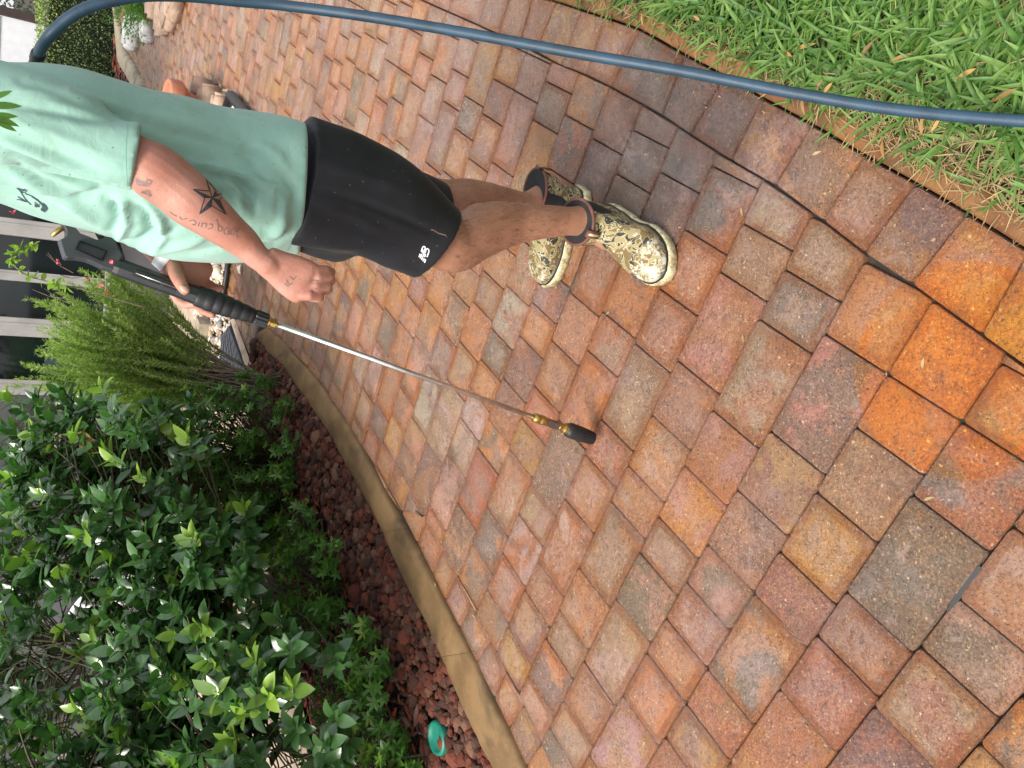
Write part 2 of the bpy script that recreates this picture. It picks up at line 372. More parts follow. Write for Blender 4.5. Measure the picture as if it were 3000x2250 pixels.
# ================================================================== GROUND
def poly_obj(name, pts, z, mat, kind='structure', parent=None, thick=0):
    mb = MB(); n = len(pts)
    mb.add([(p[0], p[1], z) for p in pts], [tuple(range(n))])
    me = mb.mesh(name); bm = bmesh.new(); bm.from_mesh(me); bmesh.ops.triangulate(bm, faces=bm.faces)
    bmesh.ops.recalc_face_normals(bm, faces=bm.faces)
    if sum(f.normal.z for f in bm.faces) < 0: bmesh.ops.reverse_faces(bm, faces=bm.faces)
    bm.to_mesh(me); bm.free()
    o = link(name, me, parent, mat); 
    if kind: o['kind'] = kind
    return o
def P2(L, z=0): return [gr(x, y, z) for x, y in L]
def extend(L, d, first=False):
    a, b = (L[0], L[1]) if first else (L[-1], L[-2])
    e = a + (a - b).normalized() * d
    return [e] + L if first else L + [e]
def inside(pt, poly):
    x, y = pt[0], pt[1]; c = False; j = len(poly) - 1
    for i in range(len(poly)):
        xi, yi, xj, yj = poly[i][0], poly[i][1], poly[j][0], poly[j][1]
        if (yi > y) != (yj > y) and x < (xj - xi) * (y - yi) / (yj - yi) + xi: c = not c
        j = i
    return c
def topx(p):                                    # where a place shows in the photograph (only used to choose what is worth building)
    v = Vector(p) - Vector((0, 0, H)); d = v.dot(FW)
    if d < .05: return (-9e9, 0, d)
    return (1500 - v.dot(UP) / d * 2281.4, 1125 - v.dot(RT) / d * 2281.4, d)

ground = poly_obj('ground', [(-60, -20), (60, -20), (60, 90), (-60, 90)], -.045, M['soil'])

inner = P2([(1235, 0), (1310, 33), (1400, 73), (1460, 100), (1520, 129), (1567, 151), (1642, 192), (1712, 217), (1789, 255), (1938, 336), (2018, 393), (2140, 470), (2267, 542), (2407, 646), (2529, 741), (2665, 831), (2872, 980), (3060, 1115)])
outer_near = P2([(1560, -12), (1628, 5), (1701, 30), (1770, 52), (1871, 87), (2003, 162), (2118, 222), (2231, 289), (2375, 366), (2529, 457), (2678, 538), (2827, 626), (3010, 740), (3200, 870)])
bw = sum((inner[i + 4] - outer_near[i]).length for i in range(3, 12)) / 9
# carry the border course on beyond both ends
far_in = [inner[0]]; dirf = (inner[0] - inner[2]).normalized()
for i in range(28):
    dirf = (Matrix.Rotation(math.radians(-.9), 3, 'Z') @ dirf).normalized(); far_in.insert(0, far_in[0] + dirf * .165)
inner_all = far_in[:-1] + inner; outer_all = []
for i, p in enumerate(inner_all):
    k = i - (len(inner_all) - len(outer_near))
    if k >= 0: outer_all.append(outer_near[k])
    else:
        t = (inner_all[i + 1] - inner_all[max(0, i - 1)]).normalized(); outer_all.append(p + Vector((-t.y, t.x, 0)) * bw * (1 if True else -1))
if (outer_all[5] - inner_all[5]).dot(outer_near[5] - inner[9]) < 0:
    for i in range(len(inner_all) - len(outer_near)): outer_all[i] = inner_all[i] * 2 - outer_all[i]
dn = (inner_all[-1] - inner_all[-2]).normalized()
for i in range(9):
    inner_all.append(inner_all[-1] + dn * .16); outer_all.append(outer_all[-1] + dn * .16)

curb_o = P2([(748, 985), (792, 1038), (831, 1072), (868, 1127), (900, 1172), (962, 1262), (1000, 1333), (1095, 1500), (1136, 1590), (1199, 1726), (1253, 1825), (1298, 1934), (1362, 2079), (1407, 2178), (1447, 2250), (1500, 2370)])
curb_i = P2([(785, 960), (830, 1000), (857, 1034), (907, 1085), (934, 1119), (982, 1190), (1036, 1274), (1158, 1500), (1217, 1604), (1271, 1703), (1344, 1844), (1398, 1952), (1443, 2052), (1493, 2146), (1538, 2250), (1590, 2360)])
curb_o = extend(curb_o, .8); curb_i = extend(curb_i, .8)
def resample(L, n):
    L = [Vector(p) for p in spline(L, 6)]; d = [0]
    for a, b in zip(L, L[1:]): d.append(d[-1] + (b - a).length)
    o = []; j = 0
    for i in range(n):
        t = d[-1] * i / (n - 1)
        while j < len(d) - 2 and d[j + 1] < t: j += 1
        f = (t - d[j]) / max(1e-9, d[j + 1] - d[j]); o.append(L[j].lerp(L[j + 1], min(1, f)))
    return o
R8 = lambda x, y: (1000 + x / 2.212, 1500 + y / 2.212)
ec_out = P2([R8(*q) for q in ((390, 10), (485, 200), (585, 400), (670, 570), (765, 750), (873, 975), (985, 1205), (1083, 1403), (1195, 1650), (1300, 1880), (1400, 2110))])
ec_in = P2([R8(*q) for q in ((425, -170), (545, 50), (655, 245), (745, 410), (835, 595), (962, 837), (1062, 1035), (1177, 1255), (1287, 1500), (1395, 1740), (1500, 1980))])
left_field = P2([(742, 978), (785, 960), (830, 1000), (857, 1034), (907, 1085), (934, 1119), (982, 1190), (1036, 1274), (1095, 1365), (1158, 1500), (1180, 1500)]) + ec_in[1:]
left_field = extend(left_field, .8)
far_left = P2([(436, 290), (423, 244), (398, 192), (366, 140), (353, 63), (335, -10)])
nook = P2([(775, 1012), (765, 1050), (740, 1068), (722, 1023), (683, 934), (668, 900), (664, 863), (678, 768), (752, 352), (690, 283), (645, 250), (560, 243), (540, 330)])
far_left = extend(extend(far_left, 2.5), .6, True)
paving = far_left[:] + [Vector((12, 16, 0)), Vector((12, 8, 0))] + inner_all + [Vector((.45, -.8, 0)), Vector((-1.3, -.8, 0))] + left_field[::-1] + nook
slab = poly_obj('pavement', [Vector(p) for p in far_left] + [Vector((12, 16, 0)), Vector((12, 8, 0))] + outer_all + [Vector((.6, -.8, 0)), Vector((-1.3, -.8, 0))] + [left_field[-1]] + P2([(1590, 2360), (1538, 2250), (1493, 2146), (1443, 2052), (1398, 1952), (1344, 1844), (1271, 1703), (1217, 1604)]) + left_field[:10][::-1] + nook, -.015, M['joint'])

# ---- field pavers: rows of one width, pieces of three lengths; centre and colour of the pieces as seen
TONE_ = dict(O=(.42, .175, .05), R=(.32, .115, .05), P=(.33, .175, .115), G=(.10, .078, .07), B=(.22, .10, .068), T=(.36, .19, .105), W=(.40, .29, .235), D=(.055, .052, .056), Y=(.52, .24, .04))
TONE = {k: tuple((a * .72 + b * .28) * 1. for a, b in zip(v, (.33, .155, .06))) for k, v in TONE_.items()}
obs = {
 'R9': (2000, 1500, '420,190,PG 240,480,PG 120,850,BR 720,520,BR 930,250,OT 455,965,OG 210,1340,RR 1500,450,GG 1160,870,BR 940,1190,BR 620,1560,RO 1140,1620,BG 1600,1270,PR 1920,900,WG 2120,480,OW 2060,1480,GY 1800,1650,OO 40,1550,BO'),
 'R6': (2000, 750, '60,120,RO 500,60,BP 240,510,RP 500,840,RP 780,330,GB 920,990,GP 1250,420,OP 1480,1070,OP 1730,650,OR 2100,1000,OP 1880,1430,RG 1200,1480,PB 620,1430,TB 240,1310,RP 60,1000,BO 900,40,BP'),
 'R8': (1000, 1500, '2000,1220,PO 2170,880,RO 1820,1500,WP 2090,1560,RR 1770,900,PW 2090,270,BP 1960,530,GP 1730,320,BR 1560,610,OP 1430,260,RW 1290,520,BP 1440,840,BP 1330,1050,GO 1195,730,GP 1035,490,BR 1155,215,RW 950,180,GO 835,410,GO 720,180,GP 1095,930,OB 1240,1240,PP 1470,1430,TP 1590,1230,RB 1370,1540,PG 935,700,BG'),
 'R5': (1000, 750, '1260,490,OR 1100,370,PW 965,210,RB 1020,70,OT 1170,100,PR 1350,300,GB 1640,120,BR 1520,460,TP 1740,560,RP 1910,210,BO 2100,520,BR 1890,920,BP 2030,1300,OP 1710,1270,RB 1570,880,OR 1350,830,OR 1400,1340,GB 1200,1240,RO 1270,1000,RR 1050,1000,RB 1160,740,GR 985,680,GG 865,490,RO 915,870,OP 735,400,GP 640,220,OT 800,200,RP 560,420,RO 490,240,BR 440,380,OT 345,280,OP 370,560,OR 640,640,GT 765,760,TO 465,740,OG 545,940,WG 685,1010,WP 860,1010,WP 275,870,RO 390,960,BT 190,720,WG 225,1050,DG 165,1160,RO 325,1150,OG 460,1160,TP 610,1170,PW 755,1260,WG 955,1260,OG 260,1320,OR 400,1310,BG 525,1390,GB 660,1490,WG 850,1470,RB 1060,1470,RP 1240,1640,PB 1590,1510,RP 330,1440,RO 1900,1590,OR'),
 'R2': (1000, 0, '1490,960,GR 1380,700,BP 1600,650,OB 1250,1040,OT 1115,920,TB 1240,510,TB 1100,420,OT 1020,670,BG 920,470,OP 835,770,GB 930,960,TB 755,1000,RP 640,920,GG 500,960,PT 595,660,RP 745,600,PB 810,370,PT 670,380,OT 515,460,OP 1960,1020,GB 1790,800,BP 1680,1100,GB 1850,1300,BG'),
 'R3': (2000, 0, '80,1090,GB -60,1330,BG 260,1350,RG 640,1360,BP')}
AA = math.radians(59.259 - 180); CA, SA = math.cos(AA), math.sin(AA)
def ST(p): return (p[0] * CA + p[1] * SA, -p[0] * SA + p[1] * CA)
def WX(s, t): return Vector((s * CA - t * SA, s * SA + t * CA, 0))
U = .0381; RW = .1516; S0 = -.3886
rows = {}
for k, (ox, oy, txt) in obs.items():
    for e in txt.split():
        x, y, c = e.split(','); p = gr(ox + float(x) / 2.212, oy + float(y) / 2.212); s, t = ST(p)
        rows.setdefault(math.floor((S0 - s) / RW), []).append((t / U, c))
def fit_row(ob, n0, n1):
    """lay pieces of 3, 4 and 6 units so that each seen centre gets a piece of its own"""
    best = None
    for off in (0, .25, .5, .75):
        cost = [1e9] * (n1 - n0 + 1); back = [None] * (n1 - n0 + 1); cost[0] = 0
        for i in range(n1 - n0):
            if cost[i] >= 1e9: continue
            for L in (3, 4, 6):
                j = i + L
                if j > n1 - n0: continue
                a, b = n0 + i + off, n0 + j + off; ins = [o for o in ob if a <= o[0] < b]; m = (a + b) / 2
                near = any(a - 6 < o[0] < b + 6 for o in ob)
                c = (.9 if near else rng.random() * .3) if not ins else ((ins[0][0] - m) ** 2 if len(ins) == 1 else 6 + min((o[0] - m) ** 2 for o in ins))
                if cost[i] + c < cost[j]: cost[j] = cost[i] + c; back[j] = (i, ins[0][1] if ins else None)
        e = min(range(n1 - n0 - 6, n1 - n0 + 1), key=lambda q: cost[q])
        if best is None or cost[e] < best[0]:
            P = []; j = e
            while j > 0: i, c = back[j]; P.append((n0 + i + off, n0 + j + off, c)); j = i
            best = (cost[e], P[::-1])
    return best
bound = [(a, b) for L in (inner_all, left_field, nook) for a, b in zip(L, L[1:])] + [(a, b) for a, b in zip(far_left, far_left[1:])]
def clip(poly):
    """cut a piece along the edge of the paving"""
    if all(inside(p, paving) for p in poly): return poly, False
    c = sum(poly, Vector()) / len(poly)
    X_ = []
    for a, b in bound:
        if ((a + b) / 2 - c).length > (b - a).length / 2 + .25: continue
        for i in range(len(poly)):
            p, q = poly[i], poly[(i + 1) % len(poly)]; r, s = b - a, q - p; k = r.x * s.y - r.y * s.x
            if abs(k) < 1e-12: continue
            t = ((p.x - a.x) * s.y - (p.y - a.y) * s.x) / k; u = ((p.x - a.x) * r.y - (p.y - a.y) * r.x) / k
            if 0 <= t <= 1 and 0 <= u <= 1: X_.append(a + r * t)
    if len(X_) < 2: return (poly, False) if inside(sum(poly, Vector()) / len(poly), paving) else (None, True)
    a, b = max(((p, q) for p in X_ for q in X_), key=lambda w: (w[0] - w[1]).length)
    if (a - b).length > .004:
        d = b - a; nrm = Vector((-d.y, d.x, 0)).normalized()
        for sg in (1, -1):
            o = []; m_ = nrm * sg
            for i in range(len(poly)):
                p, q = poly[i], poly[(i + 1) % len(poly)]; u, v = (p - a).dot(m_) - .0015, (q - a).dot(m_) - .0015
                if u >= 0: o.append(p)
                if u * v < 0: o.append(p.lerp(q, u / (u - v)))
            if len(o) > 2 and inside(sum(o, Vector()) / len(o), paving): return o, True
        return None, True
    return poly, True
def slab_mesh(poly, mb, z, gap=.0013, tilt=(0, 0)):
    """a pillow-edged paver with softly worn corners"""
    P = [p for i, p in enumerate(poly) if (p - poly[i - 1]).length > .004]; n = len(P)
    if n < 3: return False
    area = sum(P[i].x * P[(i + 1) % n].y - P[(i + 1) % n].x * P[i].y for i in range(n)) / 2
    if area < 0: P = P[::-1]; area = -area
    if area < .0004: return False
    c = sum(P, Vector()) / n; k_ = min(1, area / max((P[i] - P[i - 1]).length for i in range(n)) / .03)
    if k_ < .12: return False
    if k_ < .22: return False
    th_ = k_ * .03
    def ring(ins, rad):
        if k_ < 1: ins = min(ins, .2 * th_); rad = min(rad, .25 * th_)
        Q = []
        for i in range(n):
            p, a, b = P[i], P[i - 1], P[(i + 1) % n]
            e1, e2 = (a - p).normalized(), (b - p).normalized(); sn = abs(e1.cross(e2).z) + 1e-4
            q = p + (e1 + e2) * (ins / max(.35, sn))
            r = min(rad * max(.2, k_), (a - p).length * .4, (b - p).length * .4)
            Q += [q + e1 * r, q + (e1 + e2) * (r * .30), q + e2 * r]
        return Q
    rs = []
    for ins, rad, zz in ((gap, .007, -.035), (gap, .007, -.0055), (gap + .0016 * k_, .008, -.0014), (gap + .0060 * k_, .013, 0)):
        rs.append([Vector((q.x, q.y, z + zz + tilt[0] * (q.x - c.x) + tilt[1] * (q.y - c.y))) for q in ring(ins, rad)])
    k = len(mb.v); m = 3 * n
    for r in rs: mb.v += [tuple(q) for q in r]
    for i in range(3):
        for j in range(m): mb.f.append((k + i * m + j, k + i * m + (j + 1) % m, k + (i + 1) * m + (j + 1) % m, k + (i + 1) * m + j))
    mb.v.append((c.x, c.y, z + .0006)); cc = len(mb.v) - 1
    for j in range(m): mb.f.append((k + 3 * m + j, k + 3 * m + (j + 1) % m, cc))
    return True
pieces = []
codes = ['OP', 'TB', 'PO', 'RO', 'OR', 'OT', 'PW', 'GO', 'BP', 'TP', 'RO', 'GB', 'OG', 'TW', 'PT', 'OB']
def jit(c): return tuple(max(.01, v * random.uniform(.86, 1.14)) for v in c)
for k in range(-6, 78):
    sm = S0 - RW * (k + .5)
    if k > 12 and k not in rows: ob = []
    else: ob = sorted(rows.get(k, []))
    r = fit_row(ob, -330, 60)
    for a, b, c in r[1]:
        s0, s1, t0, t1 = S0 - RW * (k + 1), S0 - RW * k, a * U, b * U
        w_ = [WX(s0, t0), WX(s1, t0), WX(s1, t1), WX(s0, t1)]; ce = (w_[0] + w_[2]) / 2
        px, py, d = topx(ce)
        if ce.length > 17 or not ((d > .3 and -60 < px < 3300 and -420 < py < 2600) or (abs(ce.x) < 1.9 and -.75 < ce.y < 1.6)): continue
        pl, cut = clip(w_)
        if pl is None: continue
        pieces.append((d, pl, c or random.choice(codes)))
for i in range(len(ec_out) - 1):
    pieces.append((1.5 + i * .01, [ec_out[i], ec_out[i + 1], ec_in[i + 1], ec_in[i]], ['OR', 'OB', 'OR', 'BO', 'OG', 'BR', 'OR', 'BO', 'OR', 'RB'][i]))
bc = ['BR', 'OB', 'BT', 'BO', 'BR', 'GB', 'GB', 'BO', 'BO', 'BP', 'RG', 'YO', 'YR', 'OB', 'OR']
for i in range(len(inner_all) - 1):
    k = i - (len(inner_all) - 9 - len(outer_near))
    q = [inner_all[i], inner_all[i + 1], outer_all[i + 1], outer_all[i]]; ce = (q[0] + q[2]) / 2
    pieces.append((topx(ce)[2], q, bc[k] if 0 <= k < len(bc) else random.choice(['TB', 'OT', 'PT', 'BT'])))
pieces.sort(key=lambda q: abs(q[0]) + (0 if q[0] > .3 and (-40 < topx(q[1][0])[0] < 3040 and -60 < topx(q[1][0])[1] < 2310) else 4))
rest = MB(); ft = []; fb = []; fr = []; frim = []
for i, (d, pl, c) in enumerate(pieces):
    z = random.uniform(-.0016, .0016); tl = (random.uniform(-.008, .008), random.uniform(-.008, .008))
    c1, c2 = jit(TONE[c[0]]), jit(TONE[c[1]])
    if i < 300:
        mb = MB(); ce = sum(pl, Vector()) / len(pl)
        if not slab_mesh([p - ce for p in pl], mb, 0, tilt=tl): continue
        o = mb.build('paver', M['paver'], slab, True); o.location = ce + Vector((0, 0, z)); o['tone'] = c1; o['blotch'] = c2
        o.data.attributes.new('rim', 'FLOAT', 'POINT').data.foreach_set('value', [1.] * (len(mb.v) - 1) + [0.])
    else:
        n0 = len(rest.v)
        if slab_mesh(pl, rest, z, tilt=tl):
            m_ = len(rest.v) - n0; frim += [1.] * (m_ - 1) + [0.]; ft += list(c1) * m_; fb += list(c2) * m_; fr += [random.random()] * m_
o = rest.build('far_pavers', M['paver_far'], slab, True); o['kind'] = 'stuff'
for nm, dat in (('tone', ft), ('blotch', fb)):
    at_ = o.data.attributes.new(nm, 'FLOAT_VECTOR', 'POINT'); at_.data.foreach_set('vector', dat)
at_ = o.data.attributes.new('rnd', 'FLOAT', 'POINT'); at_.data.foreach_set('value', fr)
o.data.attributes.new('rim', 'FLOAT', 'POINT').data.foreach_set('value', frim)
print('pavers', len(pieces), 'rows', sorted(rows), 'bw', bw)

# ---- ochre edging strip between border and lawn, lawn soil
edge_in = [o + (o - i).normalized() * .004 for o, i in zip(outer_all, inner_all)]
edge_out = [o + (o - i).normalized() * random.uniform(.045, .062) for o, i in zip(outer_all, inner_all)]
e1, e2 = resample(edge_in, 90), resample(edge_out, 90); mb = MB(); rings = []
for i, (a, b) in enumerate(zip(e1, e2)):
    n_ = noise.noise(Vector((i * .7, 0, 0))) * .012
    rings.append([a + Vector((0, 0, -.04)), a + Vector((0, 0, -.006)), a.lerp(b, .12) + Vector((0, 0, n_ * .4)), a.lerp(b, .5) + Vector((0, 0, .002 + n_)), b + Vector((0, 0, -.006)), b + Vector((0, 0, -.04))])
ed = thing('path_edging', 'rough ochre concrete edging strip between the paver border and the lawn', 'edging')
mb.loft(rings, cap=False, closed=False); mb.build('edging_strip', M['edging'], ed, True)
lawn_poly = edge_out[:] + [Vector((2.0, -.9, 0)), Vector((14, -.6, 0)), Vector((14, 8, 0))]
lawn = poly_obj('lawn_soil', lawn_poly, -.012, M['soil'])

# ---- left concrete curb in stones
ro, ri = resample(curb_o, 120), resample(curb_i, 120)
cu = thing('concrete_curb', 'rounded tan concrete mowing curb between the pavers and the red rock bed', 'curb')
def curb_run(a, b, mat, parent, ro, ri, h=.013, deep=.09):
    rings = []
    for i in range(a, b + 1):
        o_, i_ = ro[i], ri[i]; d = i_ - o_; hz = h + noise.noise(Vector((i * .13, 3, 0))) * .006
        e = .0
        if i in (a, b): e = .002; g_ = (ro[min(i + 1, len(ro) - 1)] - ro[max(i - 1, 0)]).normalized() * (.0006 if i == a else -.0006); o_ = o_ + g_; i_ = i_ + g_
        prof = ((0.0, -deep), (0.0, -.012), (.03, hz * .55), (.13, hz * .92), (.4, hz + .004), (.75, hz), (.92, hz * .75), (.985, hz * .2), (1, -.03))
        rings.append([o_ + d * f + Vector((0, 0, z - (e if z > -.02 else 0))) for f, z in prof])
    mb = MB().loft(rings, cap=False, closed=False)
    return mb.build('curb_stone', mat, parent, True)
cutat = [0]
for q in ((834, 1070), (915, 1145), (1155, 1562), (1340, 1900)):
    c = gr(*q); cutat.append(min(range(120), key=lambda i: ((ro[i] + ri[i]) / 2 - c).length))
cutat = sorted(set(cutat + [119]))
for a, b in zip(cutat, cutat[1:]):
    if b - a > 1: curb_run(a, b, M['curb'], cu, ro, ri)
# far curb winding in front of the hedge
fo = extend(P2([(340, 10), (343, 60), (350, 150), (356, 190), (375, 225), (395, 262), (402, 300)]), 3, True)
fi = extend(P2([(335, -10), (353, 63), (366, 140), (398, 192), (423, 244), (436, 290), (440, 330)]), 3, True)
fo, fi = extend(fo, 1.2), extend(fi, 1.2)
fo2, fi2 = resample(fo, 60), resample(fi, 60)
cf = thing('garden_curb', 'grey curving concrete curb in front of the clipped hedge', 'curb')
for a, b in ((0, 20), (20, 40), (40, 59)): curb_run(a, b, M['curb_far'], cf, fo2, fi2, .05)

# ---- stone beds
def scatter(name, n, test, size, mat, parent=None, zj=.01, flat=.8, shape='rock', kind='stuff', base=-.03, ang=False):
    tmpl = []
    for v in range(6):
        bm = bmesh.new(); bmesh.ops.create_icosphere(bm, subdivisions=1 if shape != 'lava' else 2, radius=1)
        for q in bm.verts:
            q.co *= 1 + .42 * noise.noise(q.co * (1.7 if shape == 'lava' else 1.1) + Vector((v * 9, 0, 0)))
            if shape == 'chip': q.co.x *= 1.9; q.co.y *= .5
        bm.verts.index_update(); tmpl.append((np.array([q.co[:] for q in bm.verts]), np.array([[q.index for q in f.verts] for f in bm.faces]))); bm.free()
    V = []; F = []; k = 0
    for i in range(n):
        p = test()
        if p is None: continue
        tv, tf = tmpl[i % 6]; s = size * random.lognormvariate(0, .35)
        R = np.array(Matrix.Rotation(random.uniform(0, 6.3), 3, 'Z') @ Matrix.Rotation(random.uniform(-.5, .5), 3, 'X') @ Matrix.Diagonal((s, s * random.uniform(.7, 1), s * flat * random.uniform(.6, 1))))
        V.append(tv @ R.T + np.array([p[0], p[1], base + s * .35 + random.uniform(0, zj)])); F.append(tf + k); k += len(tv)
    me = bpy.data.meshes.new(name); me.from_pydata(np.concatenate(V).tolist(), [], np.concatenate(F).tolist())
    if shape != 'lava': me.polygons.foreach_set('use_smooth', [True] * len(me.polygons))
    o = link(name, me, parent, mat); o['kind'] = kind; return o
bed_poly = [Vector(p) for p in curb_o] + [Vector((-2.1, .2, 0)), Vector((-2.1, 1.6, 0)), gr(1000, 2330), gr(900, 2100), gr(830, 1800), gr(740, 1500), gr(725, 1300), gr(720, 1110), gr(735, 1040)]
lava_zone = [Vector(p) for p in ro[::6]] 
def near_curb(p):
    return min((p - q).length for q in lava_zone)
def pick(poly, extra=None):
    xs = [p.x for p in poly]; ys = [p.y for p in poly]; lo, hi = (min(xs), min(ys)), (max(xs), max(ys))
    def f():
        for _ in range(200):
            p = Vector((random.uniform(lo[0], hi[0]), random.uniform(lo[1], hi[1]), 0))
            if inside(p, poly) and (extra is None or extra(p)): return p
        return None
    return f
bed = poly_obj('planting_bed', bed_poly, -.030, M['soil'])
scatter('lava_rock', 4600, pick(bed_poly, lambda p: near_curb(p) < .42 + .25 * noise.noise(p * 3)), .0155, M['lava'], zj=.03, shape='lava')
bpy.data.objects['lava_rock']['label'] = 'crushed red lava rock filling the bed beside the curb'
o = scatter('bark_mulch', 3800, pick(bed_poly, lambda p: near_curb(p) > .30), .015, M['mulch'], zj=.03, shape='chip', flat=.4)
o['label'] = 'dark red brown bark mulch under the shrubs'
peb_poly = P2([(664, 863), (678, 768), (752, 352), (690, 283), (645, 250), (610, 300), (600, 500), (560, 800), (575, 1000), (610, 1180), (700, 1180), (725, 1080), (722, 1023), (683, 934), (668, 900)])
poly_obj('gravel_bed', peb_poly, -.026, M['soil'])
sl_poly = P2([(646, 1065), (650, 985), (672, 955), (690, 925), (738, 1075), (735, 1110), (700, 1150)])
o = scatter('river_pebble', 3800, pick(peb_poly, lambda p: not inside(p, sl_poly)), .016, M['pebble'], zj=.015, base=-.022); o['label'] = 'white and tan river pebbles beyond the path'
far_bed = [Vector(p) for p in fo2] + [Vector((2.2, 12.2, 0)), Vector((2.2, 13.9, 0)), Vector((9, 13.9, 0)), Vector((9, 12, 0))]
poly_obj('mulch_bed', far_bed, -.02, M['soil'])
o = scatter('red_mulch', 2500, pick(far_bed), .03, M['mulch'], zj=.03, shape='chip', flat=.4); o['label'] = 'red bark mulch under the far hedge'
# ---- patio slab behind the shrubs
pat = [gr(722, 1185), gr(735, 1500), gr(790, 1720), gr(850, 1900), gr(885, 2100), gr(900, 2300), Vector((-6, 3.0, 0)), Vector((-6, 7.45, 0)), Vector((2.6, 7.45, 0)), Vector((2.4, 6.6, 0)), gr(560, 800), gr(575, 1000), gr(612, 1180)]
poly_obj('patio', pat, -.012, M['patio'])


# ---- water standing in a few joints
wm = NT('standing_water'); wm.P(Base_Color=(.02, .018, .016), Roughness=.04, Specular_IOR_Level=1.); wm.bump(wm.noise(60, 2), .15, .001)
def puddle(pts, wd, label):
    P = [Vector(p) for p in spline([gr(*q) for q in pts], 4)]; L = []; R_ = []
    for i, p in enumerate(P):
        t = (P[min(i + 1, len(P) - 1)] - P[max(i - 1, 0)]).normalized(); n_ = Vector((-t.y, t.x, 0)); ww = wd * (.35 + .65 * abs(math.sin(PI * i / (len(P) - 1)))) * (1 + .5 * noise.noise(p * 40))
        L.append(p + n_ * ww / 2 + Vector((0, 0, -.0012))); R_.append(p - n_ * ww / 2 + Vector((0, 0, -.0012)))
    setp(MB().loft([[a, b] for a, b in zip(L, R_)], cap=False, closed=False).build('puddle', wm.m, None), label, 'puddle', 'thin puddles of water standing in paver joints')
puddle([(1716, 722), (1700, 770), (1690, 800), (1655, 870), (1640, 905), (1618, 955)], .010, 'thin water line in the joint between the two boots')
puddle([(2870, 1660), (2835, 1710), (2810, 1742), (2775, 1790)], .013, 'widest puddle at the corner of the big dark grey paver')

# ================================================================== HOUSE, GARAGE, HEDGE
HY = 7.5
house = thing('house_wall', 'grey house wall with tall dark windows behind the shrubs', 'house', (0, 0, 0))
def bxo(name, x0, x1, y0, y1, z0, z1, mat, parent, bev=.004):
    mb = MB().box(((x0 + x1) / 2, (y0 + y1) / 2, (z0 + z1) / 2), (x1 - x0, y1 - y0, z1 - z0))
    me = mb.mesh(name)
    if bev:
        bm = bmesh.new(); bm.from_mesh(me); bmesh.ops.bevel(bm, geom=bm.edges[:], offset=min(bev, .3 * min(x1 - x0, y1 - y0, z1 - z0)), segments=1, affect='EDGES'); bm.to_mesh(me); bm.free()
    return link(name, me, parent, mat)
xw = lambda y, x=150: at(x, y, HY).x
zs = .50; zt = 2.35
mull = [(xw(990) , xw(937) ), (xw(1158), xw(1115)), (xw(832), xw(803)), (xw(703), xw(655))]
edges = sorted([((a if a < b else b), max(a, b)) for a, b in mull])
# lower wall, corner and panels
bxo('lower_wall', -6.0, 1.95, HY + .02, HY + .22, -.05, zs - .04, M['siding'], house)
bxo('upper_wall', -6.0, 1.95, HY + .02, HY + .22, zt + .06, 3.0, M['siding'], house)
bxo('side_panel', -6.0, edges[0][0] - .002, HY + .03, HY + .22, zs - .04, zt + .06, M['siding'], house)
bxo('moulding', -6.0, edges[0][0] - .06, HY - .01, HY + .018, .78, .83, M['beige'], house)
bxo('dark_panel', -3.2, edges[0][0] - .08, HY + .0, HY + .028, .86, 1.12, M['frame_dark'], house)
bxo('window_sill', edges[0][0] - .05, 1.95, HY - .06, HY + .05, zs - .035, zs, M['frame'], house)
for a, b in edges:
    m_ = MB(); f = bxo('mullion', a, b, HY - .03, HY + .05, zs + .002, zt, M['frame'], house)
    bxo('groove', a + (b - a) * .55, a + (b - a) * .70, HY - .034, HY - .028, zs + .01, zt - .01, M['frame_dark'] if a > 1.2 else M['frame'], f, 0)
spans = [(edges[i][1], edges[i + 1][0]) for i in range(3)] + [(edges[3][1], 1.9)]
curt = [(.03, .07, .08), (.01, .012, .014), (.01, .012, .014), (.01, .012, .014)]
for i, (a, b) in enumerate(spans):
    wn = bxo('window', a + .002, b - .002, HY + .045, HY + .06, zs + .002, zs + .035, M['frame_dark'], house, .002)
    bxo('pane', a + .002, b - .002, HY + .02, HY + .03, zs + .036, zt - .01, M['glass'], wn, 0)
    if i == 0:
        bxo('blind', a + .05, b - .10, HY + .004, HY + .016, zs + .05, zs + .42, plain('pale_blind', (.03, .055, .06), .6, .2, 9, .1), wn, .002)
bxo('eave', -6.5, 2.0, HY - .5, HY + .4, 2.95, 3.1, M['frame'], house)
bxo('house_roof', -6.5, 2.0, HY - .5, HY + 6, 3.10, 3.2, M['brown_trim'], house)
# panelled porch wall nearer on the left, seen through the camellia
pw = thing('porch_screen', 'grey panelled porch wall seen in gaps through the glossy shrub', 'wall', (0, 0, 0))
for i in range(6):
    bxo('panel', -4.6 + i * .62, -4.6 + i * .62 + .58, 6.35, 6.40, .02, 2.4, M['siding'], pw, .004)
    bxo('post', -4.6 + i * .62 + .582, -4.6 + i * .62 + .618, 6.32, 6.42, .0, 2.45, M['frame_dark'] if i % 2 else M['frame'], pw, .003)

